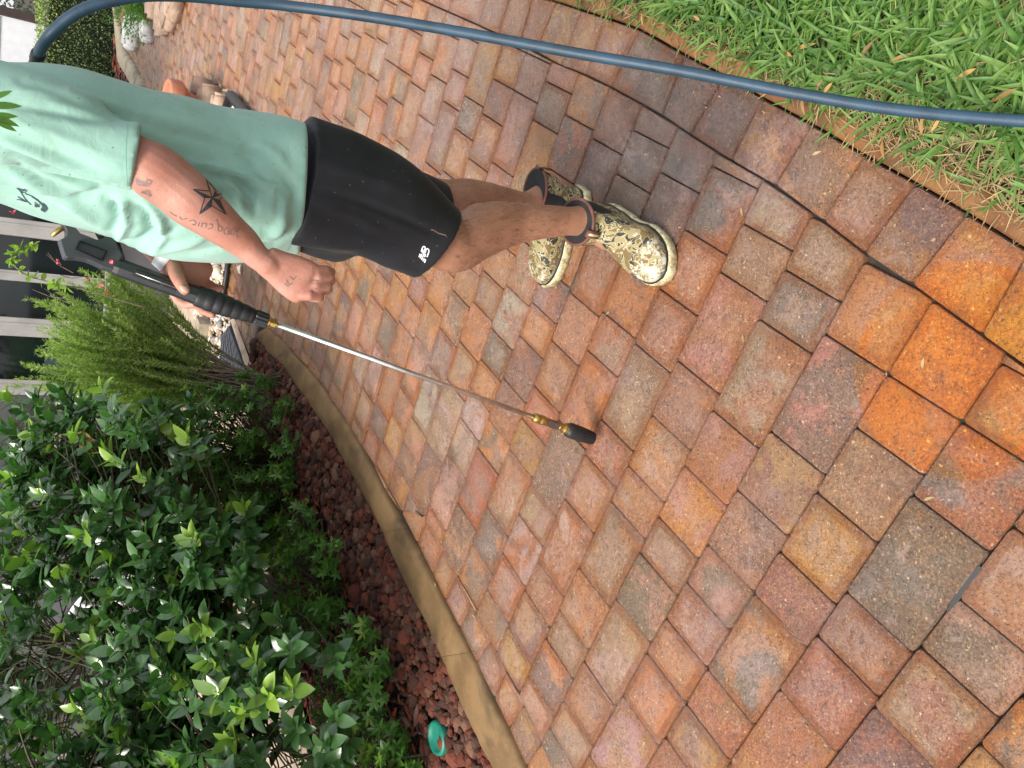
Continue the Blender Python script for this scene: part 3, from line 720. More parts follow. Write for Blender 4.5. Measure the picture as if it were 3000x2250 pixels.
# garage
gx0, gx1 = at(60, 240, 14).x - 2.0, at(60, 58, 14).x
gar = thing('garage', 'white stucco garage wall with a brown corner board above the hedge', 'garage', (0, 0, 0))
bxo('wall', gx0, gx1, 14.0, 18.0, -.05, 3.2, M['white_paint'], gar)
bxo('corner_board', gx1 + .002, gx1 + .13, 13.97, 14.1, -.05, 3.2, M['brown_trim'], gar)
bxo('side_wall', gx1 + .002, gx1 + .02, 14.11, 18.0, -.05, 3.2, M['white_paint'], gar)
bxo('control_joint', gx0, gx1 - .02, 13.992, 13.999, 1.28, 1.295, M['frame'], gar, 0)
bxo('garage_roof', gx0 - .3, gx1 + .4, 13.6, 18.4, 3.2, 3.35, M['brown_trim'], gar)

# ---------------------------------------------------------------- leaf machinery
def leaf_tmpl(L=1., W=.5, fold=.18, curl=.15, n=4, tip=1.6):
    """leaf along +Y, upper side +Z"""
    v = []; f = []
    for i in range(n + 1):
        t = i / n; w_ = W / 2 * (math.sin(PI * min(1, t ** .8)) ** .85 if 0 < t < 1 else 0)
        z = -curl * t * t * L
        if i in (0, n): v.append((0, t * L, z))
        else: v += [(-w_, t * L, z + fold * w_), (0, t * L, z), (w_, t * L, z + fold * w_)]
    f += [(0, 2, 1), (0, 3, 2)]
    for i in range(n - 2):
        a = 1 + i * 3; f += [(a, a + 1, a + 4, a + 3), (a + 1, a + 2, a + 5, a + 4)]
    a = 1 + (n - 2) * 3; e = len(v) - 1; f += [(a, a + 1, e), (a + 1, a + 2, e)]
    return np.array(v), f
def frame(d, up):
    d = d.normalized(); x = d.cross(up)
    if x.length < 1e-3: x = Vector((1, 0, 0))
    x.normalize(); z = x.cross(d); return Matrix((x, d, z)).transposed()
def leaves_mesh(name, items, tmpl, smooth=True):
    """items: (pos, dir, up, size, young)"""
    tv, tf = tmpl; n = len(items); k = len(tv)
    V = np.empty((n * k, 3)); Y = np.empty(n * k); F = []
    for i, (p, d, u, s, y) in enumerate(items):
        R = np.array(frame(d, u)); V[i * k:(i + 1) * k] = (tv * s) @ R.T + np.array(p); Y[i * k:(i + 1) * k] = y
        b = i * k; F += [tuple(q + b for q in f) for f in tf]
    me = bpy.data.meshes.new(name); me.from_pydata(V.tolist(), [], F)
    me.attributes.new('young', 'FLOAT', 'POINT').data.foreach_set('value', Y)
    if smooth: me.polygons.foreach_set('use_smooth', [True] * len(me.polygons))
    return me
def rv(): 
    v = Vector(rng.normal(size=3)); return v.normalized()
# clipped hedge: shell of tiny leaves over a dark core of twigs
hx0, hx1, hy0, hy1, hz = at(200, 330, 11.75).x, at(200, -60, 11.75).x + 1.5, 11.75, 12.9, .88
hd = thing('clipped_hedge', 'boxy clipped hedge of tiny leaves in front of the white garage wall', 'hedge', (0, 0, 0))
it = []
for i in range(15000):
    q = random.random(); x = random.uniform(hx0, hx1); y = random.uniform(hy0, hy1); z = random.uniform(.0, hz)
    if q < .62: y = hy0 + abs(random.gauss(0, .07)); nn = Vector((0, -1, .2))
    elif q < .9: z = hz - abs(random.gauss(0, .05)); nn = Vector((0, -.2, 1))
    else: x = hx0 + abs(random.gauss(0, .06)); nn = Vector((-1, -.3, .1))
    b_ = .06 * noise.noise(Vector((x * 2, y * 2, z * 2)))
    p = Vector((x, y, z)) + nn * b_
    it.append((p, (rv() + nn * .5), (rv() * .8 + nn), random.uniform(.02, .036), 1. if (z > hz * .75 and random.random() < .45) else max(0, random.gauss(.1, .15))))  # yellower leaves near the top paint in sunlight on the hedge
link('hedge_leaves', leaves_mesh('hl', it, leaf_tmpl(1, .6, .2, .1, 2)), hd, M['hedge'])['kind'] = 'stuff'
core = MB().box(((hx0 + hx1) / 2, (hy0 + hy1) / 2, hz / 2 - .05), (hx1 - hx0 - .16, hy1 - hy0 - .16, hz - .12)); core.build('hedge_core', plain('hedge_inside', (.012, .018, .008), 1, .5, 20, 1, 30), hd)
# darker shrub mass beyond, right of the garage
sh = thing('tall_shrub', 'tall dark shrub beyond the garage corner at the edge of view', 'shrub', (0, 0, 0)); it = []
for i in range(5000):
    d = rv(); p = Vector((gx1 + 2.1, 15.2, 1.5)) + Vector((d.x * 1.8, d.y * 1.0, d.z * 1.9)) * random.uniform(.75, 1)
    if p.z > 0: it.append((p, rv(), rv() + d, random.uniform(.06, .1), 0))
link('crown', leaves_mesh('tl', it, leaf_tmpl(1, .5, .2, .1, 2)), sh, M['camellia'])['kind'] = 'stuff'
MB().tube([(gx1 + 2.1, 15.2, -.05), (gx1 + 2.1, 15.2, 1.2)], [.09, .05], 8).build('trunk', M['bark'], sh)

# ---------------------------------------------------------------- stones, pot, block pile, drain pipe beyond the man
def rock(name, c, size, mat, parent, seed=0, flat=1., sub=3, rough=.3):
    bm = bmesh.new(); bmesh.ops.create_cube(bm, size=1.0); bmesh.ops.bevel(bm, geom=bm.edges[:], offset=.13, segments=2, affect='EDGES')
    bmesh.ops.subdivide_edges(bm, edges=bm.edges[:], cuts=1, use_grid_fill=True)
    for v in bm.verts:
        n_ = 1 + rough * noise.noise(v.co * 1.9 + Vector((seed * 7.3, 0, 0))) + .1 * noise.noise(v.co * 6 + Vector((seed, 0, 0)))
        v.co = Vector((v.co.x * size[0], v.co.y * size[1], v.co.z * size[2])) * n_
    me = bpy.data.meshes.new(name); bm.to_mesh(me); bm.free(); me.polygons.foreach_set('use_smooth', [True] * len(me.polygons))
    o = link(name, me, parent, mat); o.location = c; o.rotation_euler = (random.uniform(-.1, .1), random.uniform(-.1, .1), random.uniform(-.5, .5)); return o
G2 = 'pale stones ringing the juniper island'
for i, (px, py, s, lab) in enumerate(((408, 95, (.34, .30, .17), 'long chalky white stone at the front edge of the juniper island'), (432, 70, (.22, .2, .2), 'squat chalky white stone tucked under the juniper'), (452, 90, (.2, .2, .14), 'small greyish white stone nearest the dark gap of the juniper island'))):
    p = gr(px, py); setp(rock('white_stone', (p.x, p.y + .1, s[2] * .4), s, M['stone_white'], None, i + 2), lab, 'stone', G2)
for i, (px, py, s, lab) in enumerate(((500, 62, (.3, .26, .14), 'flat tan stone on the near side of the juniper'), (522, 35, (.3, .34, .12), 'wide flat tan stone at the juniper edge under the hose'), (492, 25, (.26, .26, .2), 'rounded brown stone half under the juniper'), (540, 8, (.28, .3, .14), 'tan stone at the very edge of the picture by the hose'))):
    p = gr(px, py); setp(rock('tan_stone', (p.x + .05, p.y + .1, s[2] * .4), s, M['stone_tan'], None, i + 20), lab, 'stone', 'tan stones round the juniper island')
jp = thing('juniper', 'low feathery green juniper spilling over the white stones', 'shrub', (0, 0, 0)); it = []; jc = gr(455, 10) + Vector((.35, .15, .12))
for i in range(420):
    d = rv(); d.z = abs(d.z) * .7 + .05; d.normalize(); L = random.uniform(.2, .55); p0 = jc + Vector((d.x * .25, d.y * .25, 0))
    for k in range(22):
        t = k / 22; p = p0 + d * L * t + Vector((0, 0, -.10 * t * t)); it.append((p, (d + rv() * .8), rv(), random.uniform(.03, .05), random.random() * .25))
link('foliage', leaves_mesh('jl', it, leaf_tmpl(1, .35, .1, .1, 2)), jp, M['azalea'])['kind'] = 'stuff'
mb = MB()
for i in range(12):
    d = rv(); mb.tube([jc + Vector((0, 0, -.16)), jc + Vector((d.x * .2, d.y * .2, .05))], [.012, .004], 5)
mb.build('stem', M['bark'], jp)
# terracotta pot
pc = Vector((1.80, 5.90, 0))
def lathe(mb, prof, c, n=28, axis=None):
    rings = [[Vector(c) + (axis @ Vector((r * math.cos(a), r * math.sin(a), z)) if axis else Vector((r * math.cos(a), r * math.sin(a), z))) for a in [2 * PI * k / n for k in range(n)]] for r, z in prof]
    return mb.loft(rings, cap=True)
pot = thing('terracotta_pot', 'large terracotta flower pot standing just behind the man in the mint shirt', 'flower pot', tuple(pc))
lathe(MB(), [(.11, .0), (.15, .12), (.195, .245), (.20, .25)], pc).build('body', M['terracotta'], pot, True)
lathe(MB(), [(.20, .245), (.232, .25), (.240, .262), (.240, .335), (.232, .345), (.215, .345), (.205, .33), (.20, .22), (.02, .20)], pc).build('rim', M['terracotta'], pot, True)
# block pile
bl = [(612, 262, .16, .15, .10, 'stone_tan'), (600, 300, .2, .13, .09, 'stone_tan'), (628, 262, .17, .15, .16, 'stone_tan'), (650, 285, .18, .16, .15, 'stone_tan'), (672, 300, .17, .14, .11, 'stone_tan')]
nm = ['ochre edged', 'pale faced', 'tall brown', 'squarish brown', 'low shadowed']
for i, (px, py, a, b, c, m_) in enumerate(bl):
    p = gr(px, py); setp(rock('stacked_block', (p.x - .02, p.y + .06, c / 2 + (.10 if i == 1 else 0)), (a, b, c), M[m_], None, i + 40, rough=.12), nm[i] + ' stone block in the little stack beside the terracotta pot', 'block', 'stone blocks beside the pot')
a, b = gr(694, 285), gr(752, 356)
pp = MB().tube([a + Vector((-.1, .25, .03)), a + Vector((0, 0, .035)), b + Vector((0, 0, .035))], [.035] * 3, 12, cap=False)
pp.tube([b + Vector((0, 0, .035)), a + Vector((0, 0, .035))], [.029] * 2, 12)
setp(pp.build('drain_pipe', M['black_rubber'], None, True), 'short black drain pipe lying on the pavers beside the stone blocks', 'pipe')
# black path edging and slate step
pts = [Vector(p) + Vector((0, 0, .022)) for p in spline([gr(690, 640), gr(684, 710), gr(678, 768), gr(674, 806), gr(664, 863), gr(658, 900)], 5)]
setp(MB().tube(pts, .019, 10).build('black_edging', M['black_rubber'], None, True), 'black rubber edging tube between the river pebbles and the pavers', 'edging')
st = thing('slate_step', 'dark slate stepping tile with diagonal grooves set in the pebbles', 'stepping stone', (0, 0, 0))
quad = [gr(646, 1065), gr(650, 985), gr(672, 955), gr(716, 1075), gr(735, 1110), gr(700, 1150)]
mb = MB(); n = len(quad); mb.v = [(p.x, p.y, z) for z in (-.02, .006) for p in quad]; mb.f = [tuple(range(n, 2 * n))] + [(i, (i + 1) % n, n + (i + 1) % n, n + i) for i in range(n)]
me = mb.mesh('t'); bm = bmesh.new(); bm.from_mesh(me); bmesh.ops.recalc_face_normals(bm, faces=bm.faces); bm.to_mesh(me); bm.free(); link('tile', me, st, M['slate'])
mb = MB()
for i in range(7):
    p, q = quad[0].lerp(quad[5], i / 6.5), quad[2].lerp(quad[3], i / 6.5); d = (q - p)
    mb.box((p + q) / 2 + Vector((0, 0, .0065)), (d.length * .9, .006, .002), Matrix.Rotation(math.atan2(d.y, d.x), 3, 'Z'))
for i in range(5):
    p, q = quad[1].lerp(quad[2], i / 4), quad[0].lerp(quad[5], .1 + i / 5); d = (q - p)
    mb.box((p + q) / 2 + Vector((0, 0, .0072)), (d.length * .9, .006, .002), Matrix.Rotation(math.atan2(d.y, d.x), 3, 'Z'))
mb.build('groove', M['black_rubber'], st)
q4 = [gr(676, 938), gr(688, 930), gr(722, 1023), gr(738, 1068), gr(722, 1078)]
poly_obj('step_margin', q4, .004, M['patio'], None, st)
tm = thing('landscape_timber', 'weathered landscape timber lying behind the pebbles under the feathery shrub', 'timber', (0, 0, 0))
a, b = gr(592, 1068), gr(612, 940); d = b - a
MB().box((a + b) / 2 + Vector((0, 0, .03)), (d.length, .13, .09), Matrix.Rotation(math.atan2(d.y, d.x), 3, 'Z')).build('beam', M['timber'], tm)
# blunt little things on the paving
pl = MB(); p = gr(709, 791)
pl.add([p + Vector(v) for v in ((-.03, -.012, .012), (.0, -.03, .02), (.032, -.006, .012), (.02, .02, .03), (-.02, .022, .016), (0, 0, .006))], [(0, 1, 5), (1, 2, 5), (2, 3, 5), (3, 4, 5), (4, 0, 5)])
setp(pl.build('curled_leaf', plain('pale_leaf', (.6, .55, .45), .7, .2, 30, .1), None), 'curled pale leaf lying alone on the pavers beside the edging tube', 'leaf')
# white resin chair on the patio
cc = at(600, 1800, 5.1); cc.z = 0
ch = thing('patio_chair', 'white resin patio chair with a fan shaped back seen through the shrub', 'chair', tuple(cc))
S = .42
def cb(c, d, name, rot=None): return MB().box(Vector(c) + cc, d, rot).build(name, M['white_resin'], ch)
cb((0, 0, S), (.46, .44, .03), 'seat')
for sx in (-1, 1):
    for sy in (-1, 1):
        MB().tube([cc + Vector((sx * .20, sy * .18, S)), cc + Vector((sx * .25, sy * .23, .0))], [.03, .022], 6).build('leg', M['white_resin'], ch, True)
    MB().tube([cc + Vector((sx * .26, -.22, S)), cc + Vector((sx * .27, -.2, S + .21)), cc + Vector((sx * .27, .18, S + .22))], [.02, .024, .02], 6).build('arm', M['white_resin'], ch, True)
MB().tube([cc + Vector((.24 * math.cos(a), .2 + .04 * math.sin(a), S + .02 + .42 * math.sin(a))) for a in [PI * k / 16 for k in range(17)]], .018, 8).build('back_rim', M['white_resin'], ch, True)
for k in range(1, 8):
    a = PI * k / 8
    MB().tube([cc + Vector((.05 * math.cos(a), .2, S + .07 + .05 * math.sin(a))), cc + Vector((.235 * math.cos(a), .22, S + .02 + .41 * math.sin(a)))], .011, 6).build('slat', M['white_resin'], ch, True)
# valve lid in the rocks
vp = gr(1288, 2160)
vl = thing('valve_lid', 'round green irrigation valve lid half covered by rock and leaves', 'valve cover', tuple(vp))
lathe(MB(), [(.058, -.03), (.058, .012), (.054, .018), (.044, .018), (.042, .014), (.001, .014)], vp, 32).build('lid', M['valve'], vl, True)

# ================================================================== PLANTS
def branch(mb, a, b, r0, r1, bend=.1, n=6, k=6):
    a, b = Vector(a), Vector(b); m_ = a.lerp(b, .5) + rv() * (b - a).length * bend
    P = [(a * (1 - t) ** 2 + m_ * 2 * t * (1 - t) + b * t * t) for t in [i / k for i in range(k + 1)]]
    mb.tube(P, [r0 + (r1 - r0) * i / k for i in range(k + 1)], n, cap=False); return P
# ---- camellia: limbs -> twigs -> whorls of glossy leaves
cam_b = thing('camellia_shrub', 'large glossy dark green camellia shrub filling the bed left of the curb', 'shrub', (-1.35, 3.6, 0))
blobs = [((-1.35, 3.75, .98), (1.15, .75, .55), 330), ((-.62, 3.5, .78), (.55, .45, .42), 150), ((-1.15, 3.05, .60), (.60, .40, .38), 190), ((-1.5, 3.0, .62), (.6, .42, .42), 190), ((-.85, 3.25, .48), (.32, .32, .28), 90), ((-1.22, 2.62, .48), (.38, .34, .32), 120), ((-.55, 3.85, .60), (.42, .28, .30), 130), ((-.35, 3.75, 1.02), (.28, .3, .22), 40), ((-1.75, 3.1, 1.0), (.6, .5, .5), 110), ((-1.0, 4.2, 1.15), (.9, .4, .28), 90)]
limbs = MB(); LP = []
base = [Vector((-1.3, 3.75, -.03)), Vector((-1.1, 3.7, -.03)), Vector((-1.5, 3.8, -.03))]
for i in range(20):
    b = blobs[i % len(blobs)]; d = rv(); e = Vector(b[0]) + Vector((d.x * b[1][0], d.y * b[1][1], abs(d.z) * b[1][2])) * .65
    LP += branch(limbs, random.choice(base) + rv() * .04, e, .018, .007, .14, 7, 9)[3:]
twigs = MB(); items = []
for (c, r, n) in blobs:
    for i in range(n):
        d = rv(); d.z = d.z if d.z > -.55 else -d.z * .5; q = random.uniform(.45, 1.) ** .6
        p = Vector(c) + Vector((d.x * r[0], d.y * r[1], d.z * r[2])) * q
        if p.z < .18: continue
        src = min(random.sample(LP, 40), key=lambda s: (s - p).length + (.3 if s.z > p.z else 0)); L = (p - src).length
        P = branch(twigs, src, p, .0045, .002, .16, 4, 5)
        td = ((p - src).normalized() * .8 + Vector((0, 0, .5)) + d * .4 + rv() * .3).normalized()
        nl = random.randint(8, 12); y0 = random.random(); young = y0 < .20; x1 = td.cross(rv()).normalized(); x2 = td.cross(x1)
        tl = random.uniform(.05, .11); twigs.tube([p - td * .005, p + td * tl], [.002, .0012], 4, cap=False)
        for j in range(nl):
            t = (j + .5) / nl; a = j * 2.4 + y0 * 6; sd = x1 * math.cos(a) + x2 * math.sin(a)
            lift = .25 + .75 * t; ld = (sd * (1.15 - .7 * t) + td * lift + rv() * .18).normalized()
            up = (td * .7 + Vector((0, 0, .9)) - ld * .1 + rv() * .25)
            items.append((p + td * tl * t, ld, up, random.uniform(.052, .092) * (1 - .25 * (t > .85)), (1. if young and t > .45 else 0) * random.uniform(.4, 1)))
tm_ = leaf_tmpl(1, .54, .22, .14, 5)
items.sort(key=lambda q: topx(q[0])[2] + (0 if 0 < topx(q[0])[0] < 2900 and 0 < topx(q[0])[1] < 2250 else 5))
tmpl_me = leaves_mesh('leaf', [(Vector((0, 0, 0)), Vector((0, 1, 0)), Vector((0, 0, 1)), 1., 0)], tm_)
link('limb', limbs.mesh('l', True), cam_b, M['bark']); link('twig', twigs.mesh('t', True), cam_b, M['twig_green'])['kind'] = 'stuff'
link('foliage', leaves_mesh('foliage', items[300:], tm_), cam_b, M['camellia'])['kind'] = 'stuff'
tmpl_mes = []
for y in (0, .35, .9):
    tmpl_mes.append(leaves_mesh('leaf', [(Vector((0, 0, 0)), Vector((0, 1, 0)), Vector((0, 0, 1)), 1., y)], tm_)); tmpl_mes[-1].materials.append(M['camellia'])
pinv = Matrix.Translation(cam_b.location).inverted()
for i, (p, d, u, s, y) in enumerate(items[:300]):
    o = bpy.data.objects.new('leaf', tmpl_mes[0 if y < .2 else 1 if y < .6 else 2]); COL.objects.link(o); o.parent = cam_b; o.matrix_parent_inverse = pinv
    o.matrix_basis = Matrix.Translation(p) @ (frame(d, u) * s).to_4x4()
# a few dead leaves hanging in it
dl = [(at(225, 1268, 3.6), .075), (at(250, 1290, 3.6), .08), (at(232, 1305, 3.58), .07), (at(270, 1312, 3.62), .07)]
it = [(p, Vector((-.4, -.2, -.9)) + rv() * .3, rv(), s, 0) for p, s in dl]; link('dead_leaf', leaves_mesh('dl', it, leaf_tmpl(1, .45, .3, .3, 5)), cam_b, M['dry_leaf'])

# ---- azalea sprays: stems with rosettes of five to seven small leaves
def azalea(name, label, spots, group=None):
    a = thing(name, label, 'shrub', tuple(Vector(spots[0][0]) * 1), group); st = MB(); it = []
    for (c, r, n, b) in spots:
        c = Vector(c); b = Vector(b)
        for i in range(n):
            d = rv(); p = c + Vector((d.x * r[0], d.y * r[1], d.z * r[2])) * random.uniform(.3, 1) ** .6
            if p.z < .04: p.z = .04 + random.random() * .05
            P = branch(st, b + rv() * .05, p, .0035, .0015, .2, 4, 5)
            td = ((p - P[-2]).normalized() + Vector((0, 0, .8)) + rv() * .4).normalized(); y = random.random() < .3
            for w_ in range(random.randint(2, 4)):
                q = p - td * w_ * .03 + rv() * .012 * w_; x1 = td.cross(rv()).normalized(); x2 = td.cross(x1); nl = random.randint(5, 7)
                for j in range(nl):
                    an = j * 2 * PI / nl + w_; sd = x1 * math.cos(an) + x2 * math.sin(an)
                    it.append((q, (sd + td * random.uniform(.15, .6)), td + rv() * .15, random.uniform(.026, .042), .8 * (y and w_ == 0) * random.random() + .1 * random.random()))
    link('stem', st.mesh('s', True), a, M['twig_green'])['kind'] = 'stuff'
    link('foliage', leaves_mesh('f', it, leaf_tmpl(1, .36, .15, .05, 3)), a, M['azalea'])['kind'] = 'stuff'; return a
azalea('azalea_shrub', 'bright green small leaved azalea between the feathery shrub and the camellia', [((-.42, 4.2, .36), (.38, .32, .28), 340, (-.5, 4.2, 0)), ((-.75, 3.95, .34), (.34, .3, .26), 240, (-.7, 4.1, 0)), ((-.5, 4.35, .6), (.35, .25, .2), 110, (-.5, 4.3, .2)), ((-.12, 4.2, .20), (.16, .15, .15), 22, (-.3, 4.2, 0)), ((-.42, 3.85, .12), (.2, .18, .10), 26, (-.5, 3.9, 0))], 'small leaved azaleas in the bed')
azalea('azalea_shrub', 'dark low azalea sprawling over the lava rock in front of the camellia', [((-.92, 3.25, .18), (.34, .30, .14), 105, (-.95, 3.3, 0)), ((-1.20, 2.8, .14), (.30, .28, .12), 85, (-1.2, 2.9, 0)), ((-.74, 3.55, .14), (.2, .2, .1), 34, (-.8, 3.5, 0))], 'small leaved azaleas in the bed')
azalea('azalea_shrub', 'leafy azalea sprigs around the green valve lid at the picture corner', [((-1.42, 2.5, .14), (.22, .22, .10), 50, (-1.45, 2.5, 0)), ((-1.55, 2.8, .2), (.3, .3, .14), 50, (-1.6, 2.8, 0))], 'small leaved azaleas in the bed')
azalea('azalea_shrub', 'tiny azalea seedling standing alone in the lava rock near the curb end', [(tuple(gr(815, 1115) + Vector((0, 0, .06))), (.05, .05, .04), 7, tuple(gr(835, 1110))), (tuple(gr(870, 1195) + Vector((0, 0, .07))), (.05, .08, .05), 8, tuple(gr(880, 1200)))], 'small leaved azaleas in the bed')
# broad leaved sprig by the valve
it = []; c = gr(1245, 2200) + Vector((0, 0, .12)); st = MB(); st.tube([gr(1250, 2210), c], [.005, .003], 5)
for j in range(9):
    a = j * 2.4; it.append((c + Vector((0, 0, -.006 * j)), Vector((math.cos(a), math.sin(a), .25)), Vector((0, 0, 1)) + rv() * .2, random.uniform(.055, .08), random.random() * .4))
bs = thing('broadleaf_sprig', 'broad leaved green sprig rising beside the round green valve lid', 'plant', tuple(c)); link('leaves', leaves_mesh('b', it, leaf_tmpl(1, .38, .2, .15, 5)), bs, M['azalea']); link('stem', st.mesh(), bs, M['twig_green'])

# ---- feathery shrub with needle plumes
fx = thing('feathery_shrub', 'tall feathery green shrub with needle leaved plumes in front of the windows', 'shrub', (-.1, 4.7, 0)); st = MB(); it = []
root = gr(770, 1150); root.z = 0
tips = [(95, 1080), (150, 930), (120, 955), (130, 1010), (85, 1070), (110, 1110), (120, 1130), (215, 905), (250, 830), (240, 790), (300, 770), (210, 1155), (150, 1000), (180, 860), (230, 1060), (200, 990), (260, 950), (330, 800), (180, 1100), (240, 1120), (350, 780), (300, 880), (320, 760), (370, 770)]
for i in range(190):
    tx, ty = tips[i % len(tips)] if i < 24 else (random.uniform(130, 470), random.triangular(770, 1290, 1030))
    yy = random.uniform(4.35, 5.0) if i >= 24 else random.uniform(4.4, 4.75)
    e = at(tx, ty, yy); b = root + Vector((random.uniform(-.10, .10), random.uniform(-.10, .10), 0)); L = (e - b).length
    m_ = b.lerp(e, .5) + Vector((0, 0, .10 * L)) + rv() * .05 * L + Vector(((e.x - b.x) * -.12, 0, 0)); K = 26
    P = [b * (1 - t) ** 2 + m_ * 2 * t * (1 - t) + e * t * t for t in [k / K for k in range(K + 1)]]
    st.tube(P[::2], [.005 - .0040 * k / (K // 2) for k in range(K // 2 + 1)], 4, cap=False)
    bright = random.random()
    def plume(P, t0, dens, ln):
        for k in range(len(P) - 1):
            t = k / len(P)
            if t < t0: continue
            d = (P[k + 1] - P[k]); dn_ = d.normalized(); nn = int(dens * d.length * 100) + 1
            for j in range(nn):
                p = P[k] + d * random.random(); s = rv(); s = (s - dn_ * s.dot(dn_)).normalized()
                it.append((p, dn_ * random.uniform(.4, 1.1) + s, rv(), ln * random.uniform(.7, 1.2) * (1 if t < .93 else .7), max(0, min(1, (t - .55) * 1.2 * bright + random.gauss(0, .12)))))
    plume(P, .30, 5.0, .026)
    for s_ in range(random.randint(2, 5)):
        k = random.randint(11, 22); dd = (P[k + 1] - P[k]).normalized(); q = (dd * 1.6 + rv() * .8 + Vector((0, 0, .3))).normalized(); l2 = random.uniform(.10, .26)
        Q = [P[k] + q * l2 * u_ + Vector((0, 0, .04 * u_ * u_)) for u_ in [z_ / 6 for z_ in range(7)]]
        st.tube(Q[::2], [.002, .0015, .001, .0008], 3, cap=False); plume(Q, 0, 4.2, .023)
link('stem', st.mesh('s', True), fx, M['bark'])['kind'] = 'stuff'
tv = (np.array([(-.07, 0, 0), (.07, 0, 0), (.08, .55, .02), (-.08, .55, .02), (0, 1, 0)]), [(0, 1, 2, 3), (3, 2, 4)])
link('needles', leaves_mesh('n', it, tv, False), fx, M['needle'])['kind'] = 'stuff'
print('needles', len(it), 'camellia leaves', len(items))
# ---- arching vine with pale leaves in front of the glass, pink flower buds
vn = thing('arching_vine', 'thin arching vine with pale green leaves in front of the dark window', 'vine', tuple(at(300, 850, 4.3))); st = MB(); it = []
path = [at(x, y, 4.35) for x, y in ((420, 900), (250, 850), (170, 835), (130, 822), (85, 810), (48, 785), (33, 765), (38, 745), (60, 728), (85, 725), (105, 715))]
P = [Vector(p) for p in spline(path, 5)]; st.tube(P, .003, 5, cap=False)
for k in range(8, len(P), 2):
    for j in range(random.choice((2, 3, 4))):
        it.append((P[k], rv() + Vector((0, 0, -.2)), rv() + Vector((0, -.5, .8)), random.uniform(.03, .05), random.uniform(.5, 1)))
for (a, b) in (((190, 875), (95, 848)), ((205, 890), (130, 845)), ((140, 740), (180, 776)), ((215, 800), (135, 745)), ((175, 805), (240, 812))):
    st.tube([at(*a, 4.4), at((a[0] + b[0]) / 2, (a[1] + b[1]) / 2 + 6, 4.42), at(*b, 4.4)], [.0022, .0018, .0012], 4)
link('stem', st.mesh(), vn, M['bark']); link('leaves', leaves_mesh('v', it, leaf_tmpl(1, .55, .2, .1, 4)), vn, M['azalea'])
for x, y in ((168, 767), (261, 816), (38, 624), (295, 833), (316, 856)):
    link('flower', leaves_mesh('p', [(at(x, y, 4.3), rv(), rv(), .020, 0) for _ in range(5)], leaf_tmpl(1, .5, .3, .1, 3)), vn, M['pink'])
MB().tube([at(70, 608, 4.3), at(52, 618, 4.3), at(40, 624, 4.3)], .002, 4).build('flower_stem', M['twig_green'], vn)
# leaf tips hanging into view from a branch close overhead
ov = thing('overhanging_sprig', 'long narrow green leaves hanging in from above over the man\'s shoulder', 'plant', tuple(at(-60, 320, .9)))
it = []
for a, b, s, w_ in (((-30, 310), (66, 309), .9, 1), ((-20, 288), (36, 264), .9, .5), ((-25, 338), (54, 340), .9, .25), ((-25, 338), (58, 370), .9, .7), ((-25, 345), (50, 385), .9, .6)):
    p, q = at(*a, s), at(*b, s); it.append((p, q - p, Vector((.2 * w_, -1, .3)), (q - p).length, .1))
link('leaves', leaves_mesh('o', it, leaf_tmpl(1, .30, .15, .05, 6)), ov, M['azalea'])
MB().tube([at(-25, 400, .9), at(-30, 330, .9), at(-28, 260, .9), at(-60, 200, .95)], .002, 5).build('stem', M['twig_green'], ov)

# ---- lawn
it = []; dead = []
lawn_in = [Vector(p) for p in e2]
lx = [p.x for p in lawn_in]
lawn_poly2 = [o + (o - i).normalized() * .022 for o, i in zip(outer_all, inner_all)] + lawn_poly[-3:]
e3 = resample(lawn_poly2[:-3], 160)
def edge_dist2(p): return min((p - q).length for q in e3)
def edge_dist(p): return min((p - q).length for q in lawn_in)
n = 0
while n < 26000:
    x = random.uniform(.2, 2.6) if random.random() < .35 else random.uniform(.25, 1.25); y = random.uniform(.15, 3.2) if random.random() < .35 else random.uniform(.3, 2.0)
    p = Vector((x, y, -.01))
    if not inside(p, lawn_poly2): continue
    d = edge_dist2(p); cl = noise.noise(p * 9) * .5 + .5; n += 1
    if d < .10 and random.random() > (d / .10) ** (.9 if y < .85 else .35) * (.55 if y < .85 else 1.) + .15 * cl: 
        for _ in range(2): dead.append((p + Vector((0, 0, random.uniform(.002, .02))), Vector((rng.normal(), rng.normal(), .15)), Vector((0, 0, 1)) + rv() * .4, random.uniform(.015, .05), random.random()))
        continue
    if random.random() < .27: dead.append((p + Vector((0, 0, random.uniform(.0, .02))), Vector((rng.normal(), rng.normal(), .1)), Vector((0, 0, 1)) + rv() * .4, random.uniform(.012, .045), random.random())); continue
    a = random.uniform(0, 2 * PI); lean = random.uniform(.35, 1.7)
    dd = Vector((math.cos(a) * lean, math.sin(a) * lean, 1.)); 
    it.append((p, dd, Vector((math.cos(a), math.sin(a), .8)) * -1 + rv() * .3 + Vector((0, 0, 1.6)), random.uniform(.030, .085) * (1 if d > .05 else .7), random.random() ** 2))
def blade(n=4, W=.085, droop=.35):
    v = []; f = []
    for i in range(n + 1):
        t = i / n; w_ = W * (1 - t ** 2.5) * (.75 + .5 * t); z = -droop * t * t
        v += [(-w_, t, z + .03), (0, t, z), (w_, t, z + .03)] if i < n else [(0, t, z)]
    for i in range(n - 1):
        a = i * 3; f += [(a, a + 1, a + 4, a + 3), (a + 1, a + 2, a + 5, a + 4)]
    a = (n - 1) * 3; f += [(a, a + 1, a + 3), (a + 1, a + 2, a + 3)]; return np.array(v), f
half = it[::2]; other = it[1::2]
g1 = leaves_mesh('g', half, blade(4, .075, .3)); g2 = leaves_mesh('g', other, blade(5, .052, .6))
for g in (g1, g2):
    o = link('lawn_grass', g, None, M['grass']); setp(o, 'coarse green lawn grass along the border pavers', 'grass', kind='stuff')
